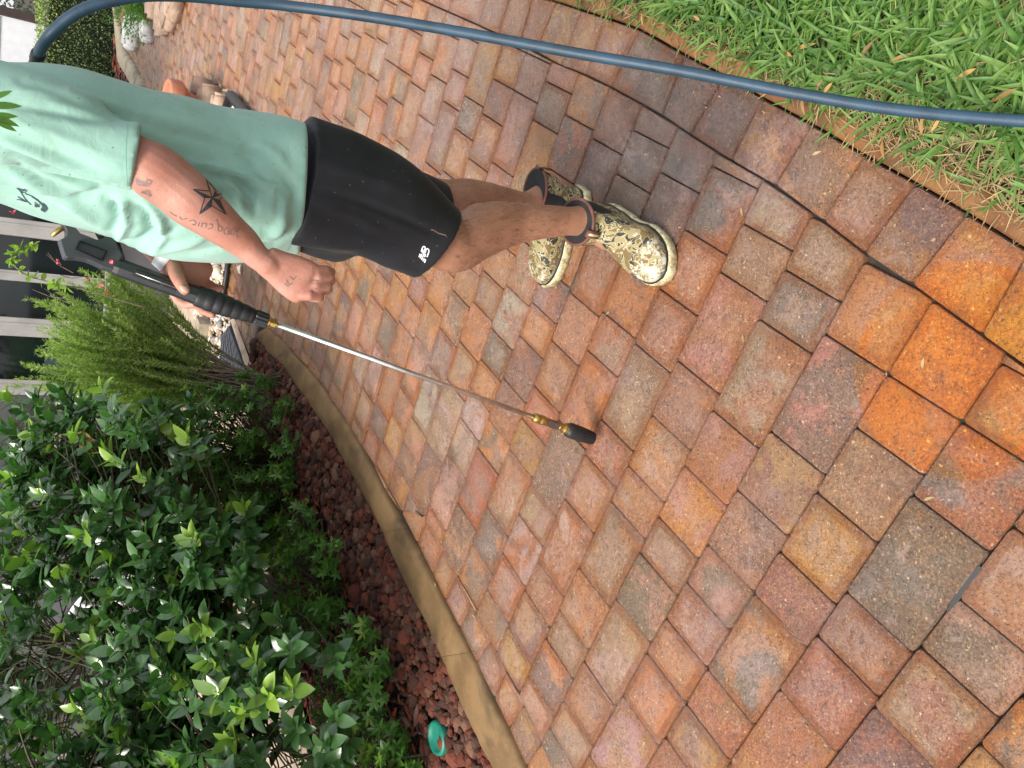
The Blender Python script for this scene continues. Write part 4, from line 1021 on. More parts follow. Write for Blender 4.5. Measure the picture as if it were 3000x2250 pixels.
setp(link('dead_grass', leaves_mesh('d', dead, blade(2, .03, .1)), None, M['straw']), 'dead straw thatch among the lawn grass', 'grass', kind='stuff')
it = []
for (x, y) in ((2330, 145), (2320, 165), (2520, 170), (2155, 188), (2160, 178), (2440, 240), (2700, 395), (2730, 385), (2560, 415), (2585, 410), (2610, 180), (2050, 60), (1880, 40), (2900, 300), (2860, 200), (2660, 430), (2350, 290)):
    it.append((gr(x, y, .02), Vector((rng.normal(), rng.normal(), .1)), Vector((0, 0, 1)) + rv() * .4, random.uniform(.028, .045), random.random()))
setp(link('fallen_leaves', leaves_mesh('fl', it, leaf_tmpl(1, .22, .3, .2, 5)), None, M['dry_leaf']), 'narrow dry brown leaves fallen on the grass edge', 'leaves', kind='stuff')
# litter on pavers: seed husks and leaf bits
it = []
for i in range(150):
    p = gr(random.uniform(900, 2900), random.uniform(30, 2200), .003)
    it.append((p, Vector((rng.normal(), rng.normal(), .02)), Vector((0, 0, 1)) + rv() * .3, random.uniform(.004, .010) if i > 24 else random.uniform(.012, .022), random.random()))
setp(link('leaf_litter', leaves_mesh('ll', it, leaf_tmpl(1, .3, .3, .1, 3)), None, M['straw']), 'scattered tiny leaf scraps and seed husks on the wet pavers', 'litter', kind='stuff')

# ================================================================== MAN
man = thing('person', 'man in a mint green tee shirt, black shorts and camouflage boots holding a spray lance', 'person', (.40, 1.58, 0))
def st2(a, b, Y, k=.5): 
    p, q = at(*a, Y), at(*b, Y); return (p + q) / 2, (p - q).length * k
body = MB()
def limb(stations, n=20, flat=None, roundcap=True):
    S = spline([(*c, r) for c, r in stations], 5)
    body.tube([s[:3] for s in S], [s[3] for s in S], n, True, flat, hint=(1, 0, 0), roundcap=roundcap)
V3 = Vector
# near (left) leg
limb([(V3((.39, 1.52, .86)), .060), (V3((.385, 1.50, .74)), .080), (V3((.345, 1.49, .62)), .076), (V3((.308, 1.49, .53)), .062),
      (*st2((1330, 640), (1335, 801), 1.495, .49),), (*st2((1385, 603), (1395, 771), 1.50, .47),), (*st2((1440, 588), (1450, 742), 1.505, .49),), (*st2((1500, 591), (1508, 719), 1.505, .49),), (*st2((1565, 597), (1575, 704), 1.50, .49),), (*st2((1620, 602), (1628, 696), 1.50, .5),), (*st2((1665, 606), (1672, 690), 1.495, .5),), (V3((.405, 1.49, .12)), .040), (V3((.38, 1.46, .07)), .045)])
body.tube([at(1312, 738, 1.486), at(1350, 748, 1.484)], [.036, .034], 18, roundcap=True)      # kneecap
body.tube([at(1400, 640, 1.53), at(1480, 640, 1.53)], [.036, .030], 14, roundcap=True)      # calf
# far (right) leg
limb([(V3((.41, 1.66, .86)), .075), (V3((.44, 1.68, .72)), .086), (V3((.445, 1.69, .58)), .072), (V3((.44, 1.70, .49)), .060),
      (*st2((1300, 526), (1300, 660), 1.70, .5),), (*st2((1362, 523), (1365, 648), 1.69, .5),), (*st2((1420, 533), (1425, 640), 1.685, .5),), (*st2((1475, 550), (1480, 632), 1.68, .52),), (*st2((1540, 563), (1545, 635), 1.675, .52),), (V3((.50, 1.675, .11)), .040), (V3((.46, 1.70, .07)), .045)])
# near (left) arm
limb([(V3((.385, 1.405, 1.42)), .058), (V3((.375, 1.39, 1.34)), .055), (V3((.355, 1.375, 1.25)), .051),
      (*st2((395, 388), (400, 560), 1.36, .49),), (*st2((470, 414), (430, 590), 1.355, .49),), (*st2((540, 466), (478, 622), 1.355, .50),), (*st2((600, 519), (520, 660), 1.355, .50),), (*st2((655, 575), (580, 695), 1.36, .49),), (*st2((705, 630), (632, 722), 1.365, .49),), (*st2((748, 672), (680, 752), 1.37, .47),), (*st2((782, 720), (722, 782), 1.37, .46),), (*st2((812, 742), (758, 806), 1.37, .46),)], flat=.92)
# left hand: palm block, four curled fingers, thumb
def hand_pt(x, y, Y): return at(x, y, Y)
def palm(path, hint, n=18):
    """path: (centre, half width, half thickness); rings flattened along hint"""
    rings = []
    S = spline([(*c, a, b) for c, a, b in path], 4); pts = [Vector(s[:3]) for s in S]
    for i, p in enumerate(pts):
        t = (pts[min(i + 1, len(pts) - 1)] - pts[max(i - 1, 0)]).normalized(); h = Vector(hint); u = (h - t * h.dot(t)).normalized(); v = t.cross(u)
        a, b = S[i][3], S[i][4]; rings.append([p + v * (a * math.copysign(abs(math.cos(q)) ** .8, math.cos(q))) + u * (b * math.copysign(abs(math.sin(q)) ** .8, math.sin(q))) for q in [2 * PI * k / n for k in range(n)]])
    body.loft(rings)
def finger(pts, rad): body.tube(pts, rad, 12, roundcap=True)
hd_ = -FW                                             # back of the left hand faces the camera side
palm([(at(775, 760, 1.372), .026, .021), (at(812, 782, 1.372), .031, .020), (at(850, 804, 1.368), .038, .018), (at(888, 826, 1.362), .041, .016), (at(903, 834, 1.360), .038, .013)], hd_)
K = [(898, 790), (902, 815), (897, 842), (882, 864)]; Pj = [(952, 791), (962, 812), (955, 838), (932, 866)]; D = [(968, 798), (966, 822), (957, 848), (932, 872)]
for i in range(4):
    r = (.0090, .0100, .0103, .0098)[i]; k, p, d = K[i], Pj[i], D[i]
    finger([at(*k, 1.362), at((k[0] + p[0]) / 2, (k[1] + p[1]) / 2, 1.352), at(*p, 1.358), at(d[0] + 3, d[1], 1.378), at(d[0] - 8, d[1], 1.400), at(d[0] - 34, d[1] - 3, 1.410)], [r * 1.12, r * 1.05, r * 1.06, r * .98, r * .95, r * .82])
finger([at(800, 800, 1.385), at(838, 832, 1.392), at(872, 856, 1.400), at(912, 868, 1.405)], [.016, .014, .0115, .0095])
# right (far) arm behind the belly, wrist and palm
limb([(V3((.40, 1.78, 1.42)), .058), (V3((.405, 1.80, 1.28)), .048), (at(330, 470, 1.80), .044), (at(365, 560, 1.78), .042), (at(425, 668, 1.74), .036), (at(480, 742, 1.70), .030), (at(508, 758, 1.695), .027)])
palm([(at(498, 752, 1.695), .029, .020), (at(520, 775, 1.692), .036, .020), (at(548, 798, 1.690), .043, .018), (at(585, 815, 1.688), .040, .014), (at(606, 825, 1.690), .030, .010)], hd_)
palm([(at(505, 765, 1.69), .022, .018), (at(510, 800, 1.69), .026, .018), (at(520, 835, 1.70), .022, .016), (at(532, 862, 1.715), .018, .013)], hd_)
finger([at(508, 775, 1.682), at(515, 803, 1.655), at(529, 830, 1.628), at(541, 850, 1.622)], [.016, .0145, .0125, .0105])                       # thumb over the grip
finger([at(505, 850, 1.712), at(522, 880, 1.710), at(548, 893, 1.695), at(576, 888, 1.672)], [.0105, .0100, .0095, .0085])                       # index under it
finger([at(560, 850, 1.720), at(572, 890, 1.722), at(598, 912, 1.705), at(622, 922, 1.690)], [.0105, .0100, .0092, .0080])                       # middle
finger([at(585, 830, 1.705), at(612, 842, 1.715), at(632, 846, 1.712), at(648, 843, 1.705)], [.0095, .0090, .0084, .0074])                       # ring
finger([at(596, 818, 1.700), at(612, 830, 1.712), at(625, 836, 1.712)], [.0085, .0080, .0072])
# hidden trunk, neck and head (out of the picture, above it)
limb([(V3((.39, 1.585, .84)), .08), (V3((.37, 1.585, 1.0)), .09), (V3((.38, 1.585, 1.2)), .09), (V3((.385, 1.585, 1.36)), .085), (V3((.385, 1.585, 1.43)), .09)], 24)
body.tube([V3((.385, 1.40, 1.42)), V3((.385, 1.59, 1.46)), V3((.40, 1.78, 1.42))], [.055, .07, .055], 18, roundcap=True)
limb([(V3((.38, 1.585, 1.44)), .062), (V3((.36, 1.585, 1.55)), .056)])
hc = V3((.335, 1.585, 1.655))
def blob(c, r, n=20):
    rings = []
    for i in range(1, 12):
        a = PI * i / 12; rings.append([Vector(c) + Vector((r[0] * math.sin(a) * math.cos(q), r[1] * math.sin(a) * math.sin(q), r[2] * math.cos(a))) for q in [2 * PI * k / n for k in range(n)]])
    body.loft(rings)
blob(hc, (.095, .078, .115)); blob(hc + V3((-.045, 0, -.06)), (.05, .055, .055)); blob(hc + V3((-.098, 0, -.022)), (.018, .014, .022))
blob(hc + V3((-.088, 0, -.068)), (.014, .025, .008)); blob(hc + V3((.0, .08, -.015)), (.018, .010, .03)); blob(hc + V3((.0, -.08, -.015)), (.018, .010, .03))
bme = remesh(body, .0030, 3, .5)
bo = link('body', bme, man, M['skin'])
dgb = BVHTree.FromPolygons([v.co[:] for v in bme.vertices], [p.vertices[:] for p in bme.polygons])
hb = MB()
for s_ in (-1, 1):
    lathe(hb, [(.001, -.012), (.008, -.009), (.012, 0), (.008, .009), (.001, .012)], hc + V3((-.082, s_ * .030, 0.0)), 12)
hb.build('eyes', plain('eye', (.5, .5, .48), .2, .1, 10, 0), man, True)
hr = MB(); rings = []
for i in range(1, 9):
    a = PI * .56 * i / 8; rings.append([hc + V3((.012, 0, .012)) + V3((.100 * math.sin(a) * math.cos(q), .084 * math.sin(a) * math.sin(q), .118 * math.cos(a) + (.03 * math.sin(a) if math.cos(q) < -.4 else 0))) for q in [2 * PI * k / 24 for k in range(24)]])
hr.loft(rings).build('hair', plain('brown_hair', (.05, .03, .018), .7, .4, 80, .6, 300), man, True)

# ------------------------------------------------ tee shirt
sh_ = MB()
def ring(z, x0, x1, y0, y1, n=72, e=.86):
    cx, cy, a, b = (x0 + x1) / 2, (y0 + y1) / 2, abs(x1 - x0) / 2, abs(y1 - y0) / 2
    return [Vector((cx + a * math.copysign(abs(math.cos(q)) ** e, math.cos(q)), cy + b * math.copysign(abs(math.sin(q)) ** e, math.sin(q)), z)) for q in [2 * PI * k / n for k in range(n)]]
# photograph silhouette: back (upper) and front (lower) outline at several heights
sil = [(880, 392, 738), (800, 365, 757), (700, 344, 767), (600, 327, 767), (500, 301, 757), (400, 286, 718), (300, 258, 676), (200, 230, 650), (100, 220, 622), (20, 220, 592)]
prof = []
for i, (x, yb, yf) in enumerate(sil):
    pb, pf = at(x, yb, 1.60), at(x, yf, 1.60); z = (pb.z + pf.z) / 2; w_ = [.205, .200, .195, .19, .192, .20, .205, .205, .20, .19][i]
    prof.append((z, pf.x, pb.x, 1.595 - w_, 1.595 + w_))
prof[0] = (prof[0][0] - .004, *prof[0][1:])
prof += [(1.375, .29, .485, 1.42, 1.77), (1.42, .30, .475, 1.45, 1.74), (1.455, .315, .46, 1.49, 1.69), (1.475, .33, .445, 1.53, 1.65)]
prof = [tuple(s) for s in spline(prof, 4)]
sh_.loft([ring(p[0], p[1], p[2], p[3], p[4]) for p in prof])
# near sleeve and far sleeve
hc_ = (at(398, 357, 1.355) + at(401, 561, 1.355)) / 2; hr_ = (at(398, 357, 1.355) - at(401, 561, 1.355)).length / 2
dr_ = (hc_ - V3((.385, 1.45, 1.43))).normalized(); vw_ = (hc_ - V3((0, 0, H))).normalized(); dr_ = (dr_ - vw_ * dr_.dot(vw_) * .92).normalized()
sh_.tube([s[:3] for s in spline([(.385, 1.50, 1.435), (.383, 1.44, 1.40), (.378, 1.405, 1.33), (.365, 1.385, 1.26), tuple(hc_ - dr_ * .04), tuple(hc_)], 5)], [s[0] for s in spline([(.06,), (.072,), (.075,), (.070,), (hr_ * 1.0,), (hr_ * 1.0,)], 5)], 30, hint=(1, 0, 0))
sh_.tube([s[:3] for s in spline([(.385, 1.70, 1.435), (.385, 1.76, 1.39), (.39, 1.80, 1.30), (.392, 1.83, 1.20)], 5)], [s[0] for s in spline([(.06,), (.07,), (.070,), (.066,)], 5)], 30, hint=(1, 0, 0))
sme = remesh(sh_, .0055, 4, .5)
C_ = coords(sme); N_ = normals(sme)
k_ = np.clip((1.02 - C_[:, 2]) / .20, 0, 1) ** 1.5; C_[:, 2] += (1.60 - C_[:, 1]) * .30 * k_
def px_of(C):
    v = C - np.array([0, 0, H]); d = v @ np.array(FW); return 1500 - (v @ np.array(UP)) / d * 2281.4, 1125 - (v @ np.array(RT)) / d * 2281.4
X, Y = px_of(C_)
def ridge(X, Y, pts, w, amp):
    """a soft crease following a line of cloth"""
    best = np.full(len(X), 1e9); tt = np.zeros(len(X)); n = len(pts) - 1
    for i in range(n):
        a, b = np.array(pts[i], float), np.array(pts[i + 1], float); d = b - a; L = (d ** 2).sum()
        t = np.clip(((X - a[0]) * d[0] + (Y - a[1]) * d[1]) / L, 0, 1); q = np.hypot(X - a[0] - t * d[0], Y - a[1] - t * d[1])
        m = q < best; best[m] = q[m]; tt[m] = (i + t[m]) / n
    return amp * np.exp(-(best / w) ** 2) * np.sin(np.clip(tt, 0.04, .96) * PI) ** .6
front = (N_ @ -np.array(FW)) > -.2
disp = np.zeros(len(X))
for pts, w_, am in [
    ([(0, 440), (120, 490), (230, 530), (380, 560)], 14, -.010), ([(0, 415), (110, 455), (230, 500), (370, 545)], 12, .006), ([(0, 390), (150, 440), (300, 505)], 12, -.004),
    ([(0, 350), (160, 395), (340, 470)], 18, .004), ([(0, 300), (120, 318), (260, 345), (380, 352)], 14, -.006), ([(60, 262), (200, 275), (340, 320), (440, 370)], 16, .006), ([(60, 240), (220, 290), (390, 345), (520, 395)], 15, -.006),
    ([(420, 330), (560, 372), (700, 420), (820, 450)], 16, .0045), ([(480, 385), (640, 420), (760, 470)], 14, -.004),
    ([(0, 490), (90, 540), (190, 590), (300, 650)], 15, .007), ([(20, 470), (120, 530), (240, 570)], 10, -.007), ([(90, 560), (200, 585), (280, 575)], 9, -.006), ([(200, 600), (280, 640), (380, 690), (470, 720)], 15, .007),
    ([(240, 585), (290, 570), (330, 590), (350, 640), (330, 670)], 17, -.011), ([(300, 575), (360, 600), (372, 650), (345, 700)], 12, .010), ([(390, 600), (430, 630), (440, 680), (400, 720)], 15, -.010), ([(420, 590), (470, 640), (480, 690), (450, 735)], 12, .009),
    ([(330, 695), (400, 700), (470, 690), (520, 665)], 11, -.007), ([(380, 728), (470, 735), (560, 712), (610, 690)], 12, .006), ([(470, 748), (560, 748), (660, 720)], 10, -.005),
    ([(560, 478), (650, 500), (740, 520), (790, 560), (800, 620)], 15, .008), ([(600, 500), (690, 530), (740, 570), (750, 620)], 14, -.009), ([(640, 500), (700, 560), (712, 610)], 10, .006),
    ([(790, 540), (830, 590), (830, 650), (800, 700)], 16, .007), ([(820, 500), (865, 560), (868, 620)], 14, -.005), ([(720, 690), (780, 690), (840, 660)], 12, .006), ([(740, 720), (800, 715), (850, 690)], 9, -.005),
    ([(700, 420), (740, 455), (760, 500)], 24, -.006), ([(770, 430), (820, 470), (850, 520)], 20, .004)]:
    disp += ridge(X, Y, pts, w_, am * 1.5)
nz = np.array([noise.noise(Vector((c[0] * 9, c[1] * 9, c[2] * 6))) for c in C_]) * .0035
disp = disp * front + nz
C_ = C_ + N_ * disp[:, None]
# the body hem droops a little on the near side, and both hems get a stitched band
setco(sme, C_)
shirt = link('shirt', sme, man, M['shirt'])
sbvh = BVHTree.FromPolygons([v.co[:] for v in sme.vertices], [p.vertices[:] for p in sme.polygons])
# sleeve hem: dark inner opening and band
def band(name, c, ax, r1, r2, mat, parent, w_=.016, t=.0018, hint=(1, 0, 0)):
    ax = Vector(ax).normalized(); u = (Vector(hint) - ax * ax.dot(Vector(hint))).normalized(); v = ax.cross(u); rs = []
    for zz, k in ((-w_ - .002, .98), (-w_, 1 + t / r1), (-.001, 1 + t / r1), (.0008, 1.0), (.0008, .97), (-.02, .94)):
        rs.append([Vector(c) + ax * zz + (u * math.cos(q) * r1 + v * math.sin(q) * r2) * k for q in [2 * PI * k_ / 40 for k_ in range(40)]])
    return MB().loft(rs, cap=False).build(name, mat, parent, True)

def stick(name, strokes, w_, mat, parent, bvh=None, off=.0007, step=6, fill=None):
    """flat print or ink laid on the surface: ribbons along strokes given where they show, cast onto the skin or cloth"""
    bvh = bvh or sbvh; mb = MB(); O = Vector((0, 0, H))
    def hit(x, y):
        r = bvh.ray_cast(O, ray(x, y).normalized()); 
        return (r[0] + r[1] * off if r[1].dot(ray(x, y)) < 0 else r[0] - r[1] * off) if r[0] else None
    for s in strokes:
        s = [np.array(q, float) for q in s]; Q = []
        for a, b in zip(s, s[1:]):
            k = max(1, int(np.hypot(*(b - a)) / step)); Q += [a + (b - a) * i / k for i in range(k)]
        Q.append(s[-1])
        L = []; 
        for i, q in enumerate(Q):
            t = Q[min(i + 1, len(Q) - 1)] - Q[max(i - 1, 0)]; n_ = np.array([-t[1], t[0]]) / (np.hypot(*t) + 1e-9); ww = w_ if not callable(w_) else w_(i / max(1, len(Q) - 1))
            p1, p2 = hit(*(q + n_ * ww / 2)), hit(*(q - n_ * ww / 2)); L.append((p1, p2))
        for (a, b), (c, d) in zip(L, L[1:]):
            if None not in (a, b, c, d) and (a - c).length < .05: mb.add([a, b, d, c], [(0, 1, 2, 3)])
    for poly in (fill or []):
        N_ = 5; a, b, c = [np.array(q, float) for q in poly[:3]]; g = {}
        for i in range(N_ + 1):
            for j in range(N_ + 1 - i): g[i, j] = hit(*(a + (b - a) * i / N_ + (c - a) * j / N_))
        for i in range(N_):
            for j in range(N_ - i):
                for tri in (((i, j), (i + 1, j), (i, j + 1)), ((i + 1, j), (i + 1, j + 1), (i, j + 1))):
                    if all(t in g and g[t] is not None for t in tri): mb.add([g[t] for t in tri], [(0, 1, 2)])
    return mb.build(name, mat, parent)
Zs = lambda ox, oy, k: (lambda L: [(ox + x / k, oy + y / k) for x, y in L])
z = Zs(300, 350, 4.424)
tips_ = z([(1172, 907), (1342, 765), (1608, 940), (1602, 1232), (1258, 1225)]); inn = z([(1385, 930), (1460, 910), (1515, 1040), (1420, 1120), (1325, 1020)]); ctr = z([(1420, 1015)])[0]
# five arms, one half of each arm inked solid
fl = []
order = [0, 1, 2, 3, 4]; inn_ = [inn[4], inn[0], inn[1], inn[2], inn[3]]
for i in order:
    fl.append((tips_[i], inn_[(i) % 5], ctr))
edge = [tips_[0], inn[0], tips_[1], inn[1], tips_[2], inn[2], tips_[3], inn[3], tips_[4], inn[4], tips_[0]]
stick('star_tattoo', [edge] + [[t, ctr] for t in tips_], 2.6, M['ink'], man, dgb, .0006, 5, fl)
let = [[(870, 1195), (900, 1215), (930, 1240)], [(935, 1235), (965, 1255)], [(1000, 1260), (1030, 1300), (1075, 1285), (1100, 1280)], [(1120, 1315), (1180, 1300), (1215, 1330), (1200, 1365), (1165, 1360)],
       [(1255, 1330), (1240, 1385)], [(1290, 1335), (1285, 1395)], [(1300, 1350), (1345, 1345), (1340, 1400)], [(1365, 1420), (1420, 1405), (1425, 1360), (1385, 1350)], [(1475, 1290), (1500, 1370), (1495, 1440)], [(1495, 1370), (1550, 1400), (1540, 1450), (1495, 1440)],
       [(1620, 1400), (1570, 1430), (1575, 1480), (1620, 1490), (1635, 1400), (1640, 1495)], [(1700, 1415), (1660, 1440), (1665, 1490), (1700, 1490), (1715, 1440)], [(1725, 1390), (1735, 1470), (1780, 1400)], [(1735, 1470), (1750, 1540)]]
stick('script_tattoo', [z(s) for s in let], 2.4, M['ink_light'], man, dgb, .0006, 3)
up_ = [[(420, 765), (480, 790)], [(430, 800), (560, 815), (585, 780), (640, 800), (600, 860), (520, 850), (440, 840)], [(500, 940), (560, 960), (620, 1000)], [(520, 930), (590, 940), (640, 990)], [(560, 915), (620, 940)], [(440, 820), (600, 830)]]
stick('arm_tattoo', [z(s) for s in up_], 4.5, M['ink_light'], man, dgb, .0006, 4)
z2 = Zs(450, 680, 4.022)
stick('hand_tattoo', [z2(s) for s in ([(1560, 560), (1600, 620), (1640, 600)], [(1600, 520), (1650, 560), (1680, 520)], [(1540, 600), (1590, 640)], [(1870, 560), (1910, 575), (1950, 570)], [(1880, 660), (1930, 670)], [(200, 330), (240, 300), (250, 340), (215, 345)])], 3.2, M['ink_light'], man, dgb, .0006, 3)
# chest print: fish-hook line drawing with small characters
z3 = Zs(0, 500, 5.53)
stick('chest_print', [z3(s) for s in ([(275, 272), (330, 330), (400, 440), (460, 510), (505, 548)], [(290, 280), (350, 300), (415, 305), (420, 345), (370, 350), (330, 320), (320, 290)], [(345, 318), (400, 322)], [(285, 415), (340, 445), (400, 480), (440, 505)], [(275, 465), (310, 460), (350, 475), (420, 500)], [(405, 365), (500, 400), (600, 460), (680, 530), (740, 600)], [(580, 460), (660, 520), (700, 580), (715, 620)])], 2.6, M['print'], man, sbvh, .0008, 4)
stick('chest_print_bold', [z3(s) for s in ([(520, 415), (620, 480), (690, 560), (690, 610)], [(690, 520), (745, 570), (765, 610), (750, 640)], [(720, 555), (740, 590), (735, 625)], [(560, 510), (580, 520)], [(590, 530), (608, 536)], [(565, 540), (600, 560), (640, 545)], [(560, 560), (600, 585)], [(610, 570), (640, 580)], [(660, 610), (700, 625), (745, 650)], [(665, 628), (735, 662)])], 4, M['print'], man, sbvh, .0008, 4)
seams = [[(912, 452), (903, 520), (890, 600), (868, 680), (850, 725)][::1]]
stick('hem_stitch', [[(880, 425), (884, 470), (886, 520), (880, 600), (866, 680), (842, 735)]], 2., plain('mint_stitch', (.20, .50, .41), .8, .1, 30, 0), man, sbvh, .0006, 6)
stick('sleeve_stitch', [[(373, 362), (368, 420), (368, 480), (372, 545)]], 1.8, bpy.data.materials['mint_stitch'], man, sbvh, .0006, 6)
stick('side_seam', [[(566, 478), (640, 488), (700, 505), (780, 528), (880, 552)]], 1.6, bpy.data.materials['mint_stitch'], man, sbvh, .0006, 6)

# ------------------------------------------------ shorts
so_ = MB()
so_.loft([ring(p[0], p[1], p[2], p[3], p[4]) for p in spline([(.90, .295, .485, 1.44, 1.75), (.86, .285, .500, 1.425, 1.765), (.80, .268, .508, 1.415, 1.775), (.74, .252, .512, 1.41, 1.78), (.70, .25, .505, 1.42, 1.78)], 4)])
def leg_sh(st_, n=36):
    S = spline([(*c, a, b) for c, a, b in st_], 5); rs = []
    P_ = [Vector(s[:3]) for s in S]
    for i, p in enumerate(P_):
        t = (P_[min(i + 1, len(P_) - 1)] - P_[max(i - 1, 0)]).normalized(); u = (Vector((1, 0, 0)) - t * t.x).normalized(); v = t.cross(u)
        rs.append([p + u * (math.cos(q) * S[i][3]) + v * (math.sin(q) * S[i][4]) for q in [2 * PI * k / n for k in range(n)]])
    so_.loft(rs)
a, b = at(1310, 612, 1.495), at(1245, 827, 1.495)
leg_sh([(V3((.385, 1.51, .84)), .125, .105), (V3((.375, 1.505, .74)), .123, .10), (V3((.352, 1.50, .65)), .112, .095), ((a + b) / 2 + (a - b).cross(V3((0, 1, 0))).normalized() * 0, (a - b).length * .505, .088)])
a2, b2 = at(1296, 560, 1.70), at(1285, 720, 1.70)
leg_sh([(V3((.40, 1.66, .84)), .12, .105), (V3((.41, 1.68, .74)), .115, .10), (V3((.425, 1.69, .64)), .105, .095), ((a2 + b2) / 2 + V3((0.0, 0, .012)), .088, .085)])
ome = remesh(so_, .0055, 5, .5)
C_ = coords(ome); N_ = normals(ome); X, Y = px_of(C_); disp = np.zeros(len(X)); front = (N_ @ -np.array(FW)) > -.2
for pts, w_, am in [([(930, 560), (1050, 590), (1180, 640), (1290, 690)], 12, -.006), ([(930, 600), (1050, 640), (1150, 690)], 14, .005), ([(900, 700), (980, 720), (1060, 730)], 13, .006), ([(890, 740), (970, 755), (1050, 750)], 12, -.005), ([(930, 480), (1050, 510), (1200, 560)], 16, .005), ([(1100, 760), (1200, 790)], 16, .005)]:
    disp += ridge(X, Y, pts, w_, am)
setco(ome, C_ + N_ * (disp * front + np.array([noise.noise(Vector(c) * 11) for c in C_]) * .004)[:, None])
shorts = link('shorts', ome, man, M['shorts']); obvh = BVHTree.FromPolygons([v.co[:] for v in ome.vertices], [p.vertices[:] for p in ome.polygons])
z4 = Zs(1150, 650, 8.295)
stick('shorts_logo', [z4(s) for s in ([(695, 715), (725, 620), (755, 590), (785, 600), (790, 640), (755, 740)], [(730, 655), (712, 735)], [(790, 750), (815, 660), (850, 645), (880, 680), (875, 740), (835, 850)], [(770, 745), (705, 915)], [(668, 770), (645, 850)], [(708, 775), (672, 880)], [(800, 770), (780, 850)], [(770, 880), (738, 950)], [(805, 905), (775, 985)], [(740, 690), (730, 760)], [(800, 690), (790, 740)])], 3.4, M['white_print'], man, obvh, .0009, 3)
stick('hem_line', [[(1283, 640), (1262, 720), (1232, 800)]], 1.2, plain('grey_stitch', (.02, .02, .022), .8, .1, 30, 0), man, obvh, .0008, 5)
stick('pocket_edge', [z4(s) for s in ([(930, 190), (1000, 200), (1100, 270), (1200, 300), (1300, 330)],)], 2.6, plain('tan_binding', (.22, .12, .08), .8, .1, 30, 0), man, obvh, .0008, 4)

# leg hair: short fine strands on both shins
hm = MB(); vv = [v for v in bme.vertices if .20 < v.co.z < .52 and v.normal.dot(FW) < .25]
for v in random.sample(vv, 1500):
    p = v.co.copy(); n_ = v.normal; d = (Vector((0, 0, -1)) + rv() * .7 - n_ * (Vector((0, 0, -1)).dot(n_)) * .7).normalized(); L = random.uniform(.006, .016); s_ = d.cross(n_).normalized() * .00022
    q = p + d * L * .6 + n_ * .002; r_ = p + d * L + n_ * .0015 + rv() * .001
    hm.add([p - s_, p + s_, q + s_, q - s_, r_], [(0, 1, 2, 3), (3, 2, 4)])
hm.build('leg_hair', plain('leg_hair', (.035, .018, .010), .7, .3, 30, 0), man)['kind'] = 'stuff'
# finger nails of the holding hand
for (a, b, c) in (((533, 842), (546, 852), 1.6115),):
    nb_ = MB(); p = at(*b, c); q = at(*a, c)
    nb_.tube([q, (p + q) / 2 + Vector((0, -.0012, 0)), p], [.0045, .0062, .0052], 10, flat=.35, hint=(0, 1, 0), roundcap=True).build('nail', plain('nail', (.62, .38, .30), .3, .05, 20, 0), man, True)

# ------------------------------------------------ wrist band
wc = at(494, 749, 1.697); wd = (at(520, 775, 1.692) - at(480, 742, 1.70)).normalized()
mb = MB(); u = (V3((0, 1, 0)) - wd * wd.y).normalized(); v = wd.cross(u); rs = []
for zz, k in ((-.012, .0325), (-.012, .0340), (.012, .0345), (.012, .0330)): rs.append([wc + wd * zz + u * math.cos(q) * k * .9 + v * math.sin(q) * k for q in [2 * PI * j / 32 for j in range(32)]])
mb.loft(rs, cap=False).build('wristband', M['wrist_band'], man, True)

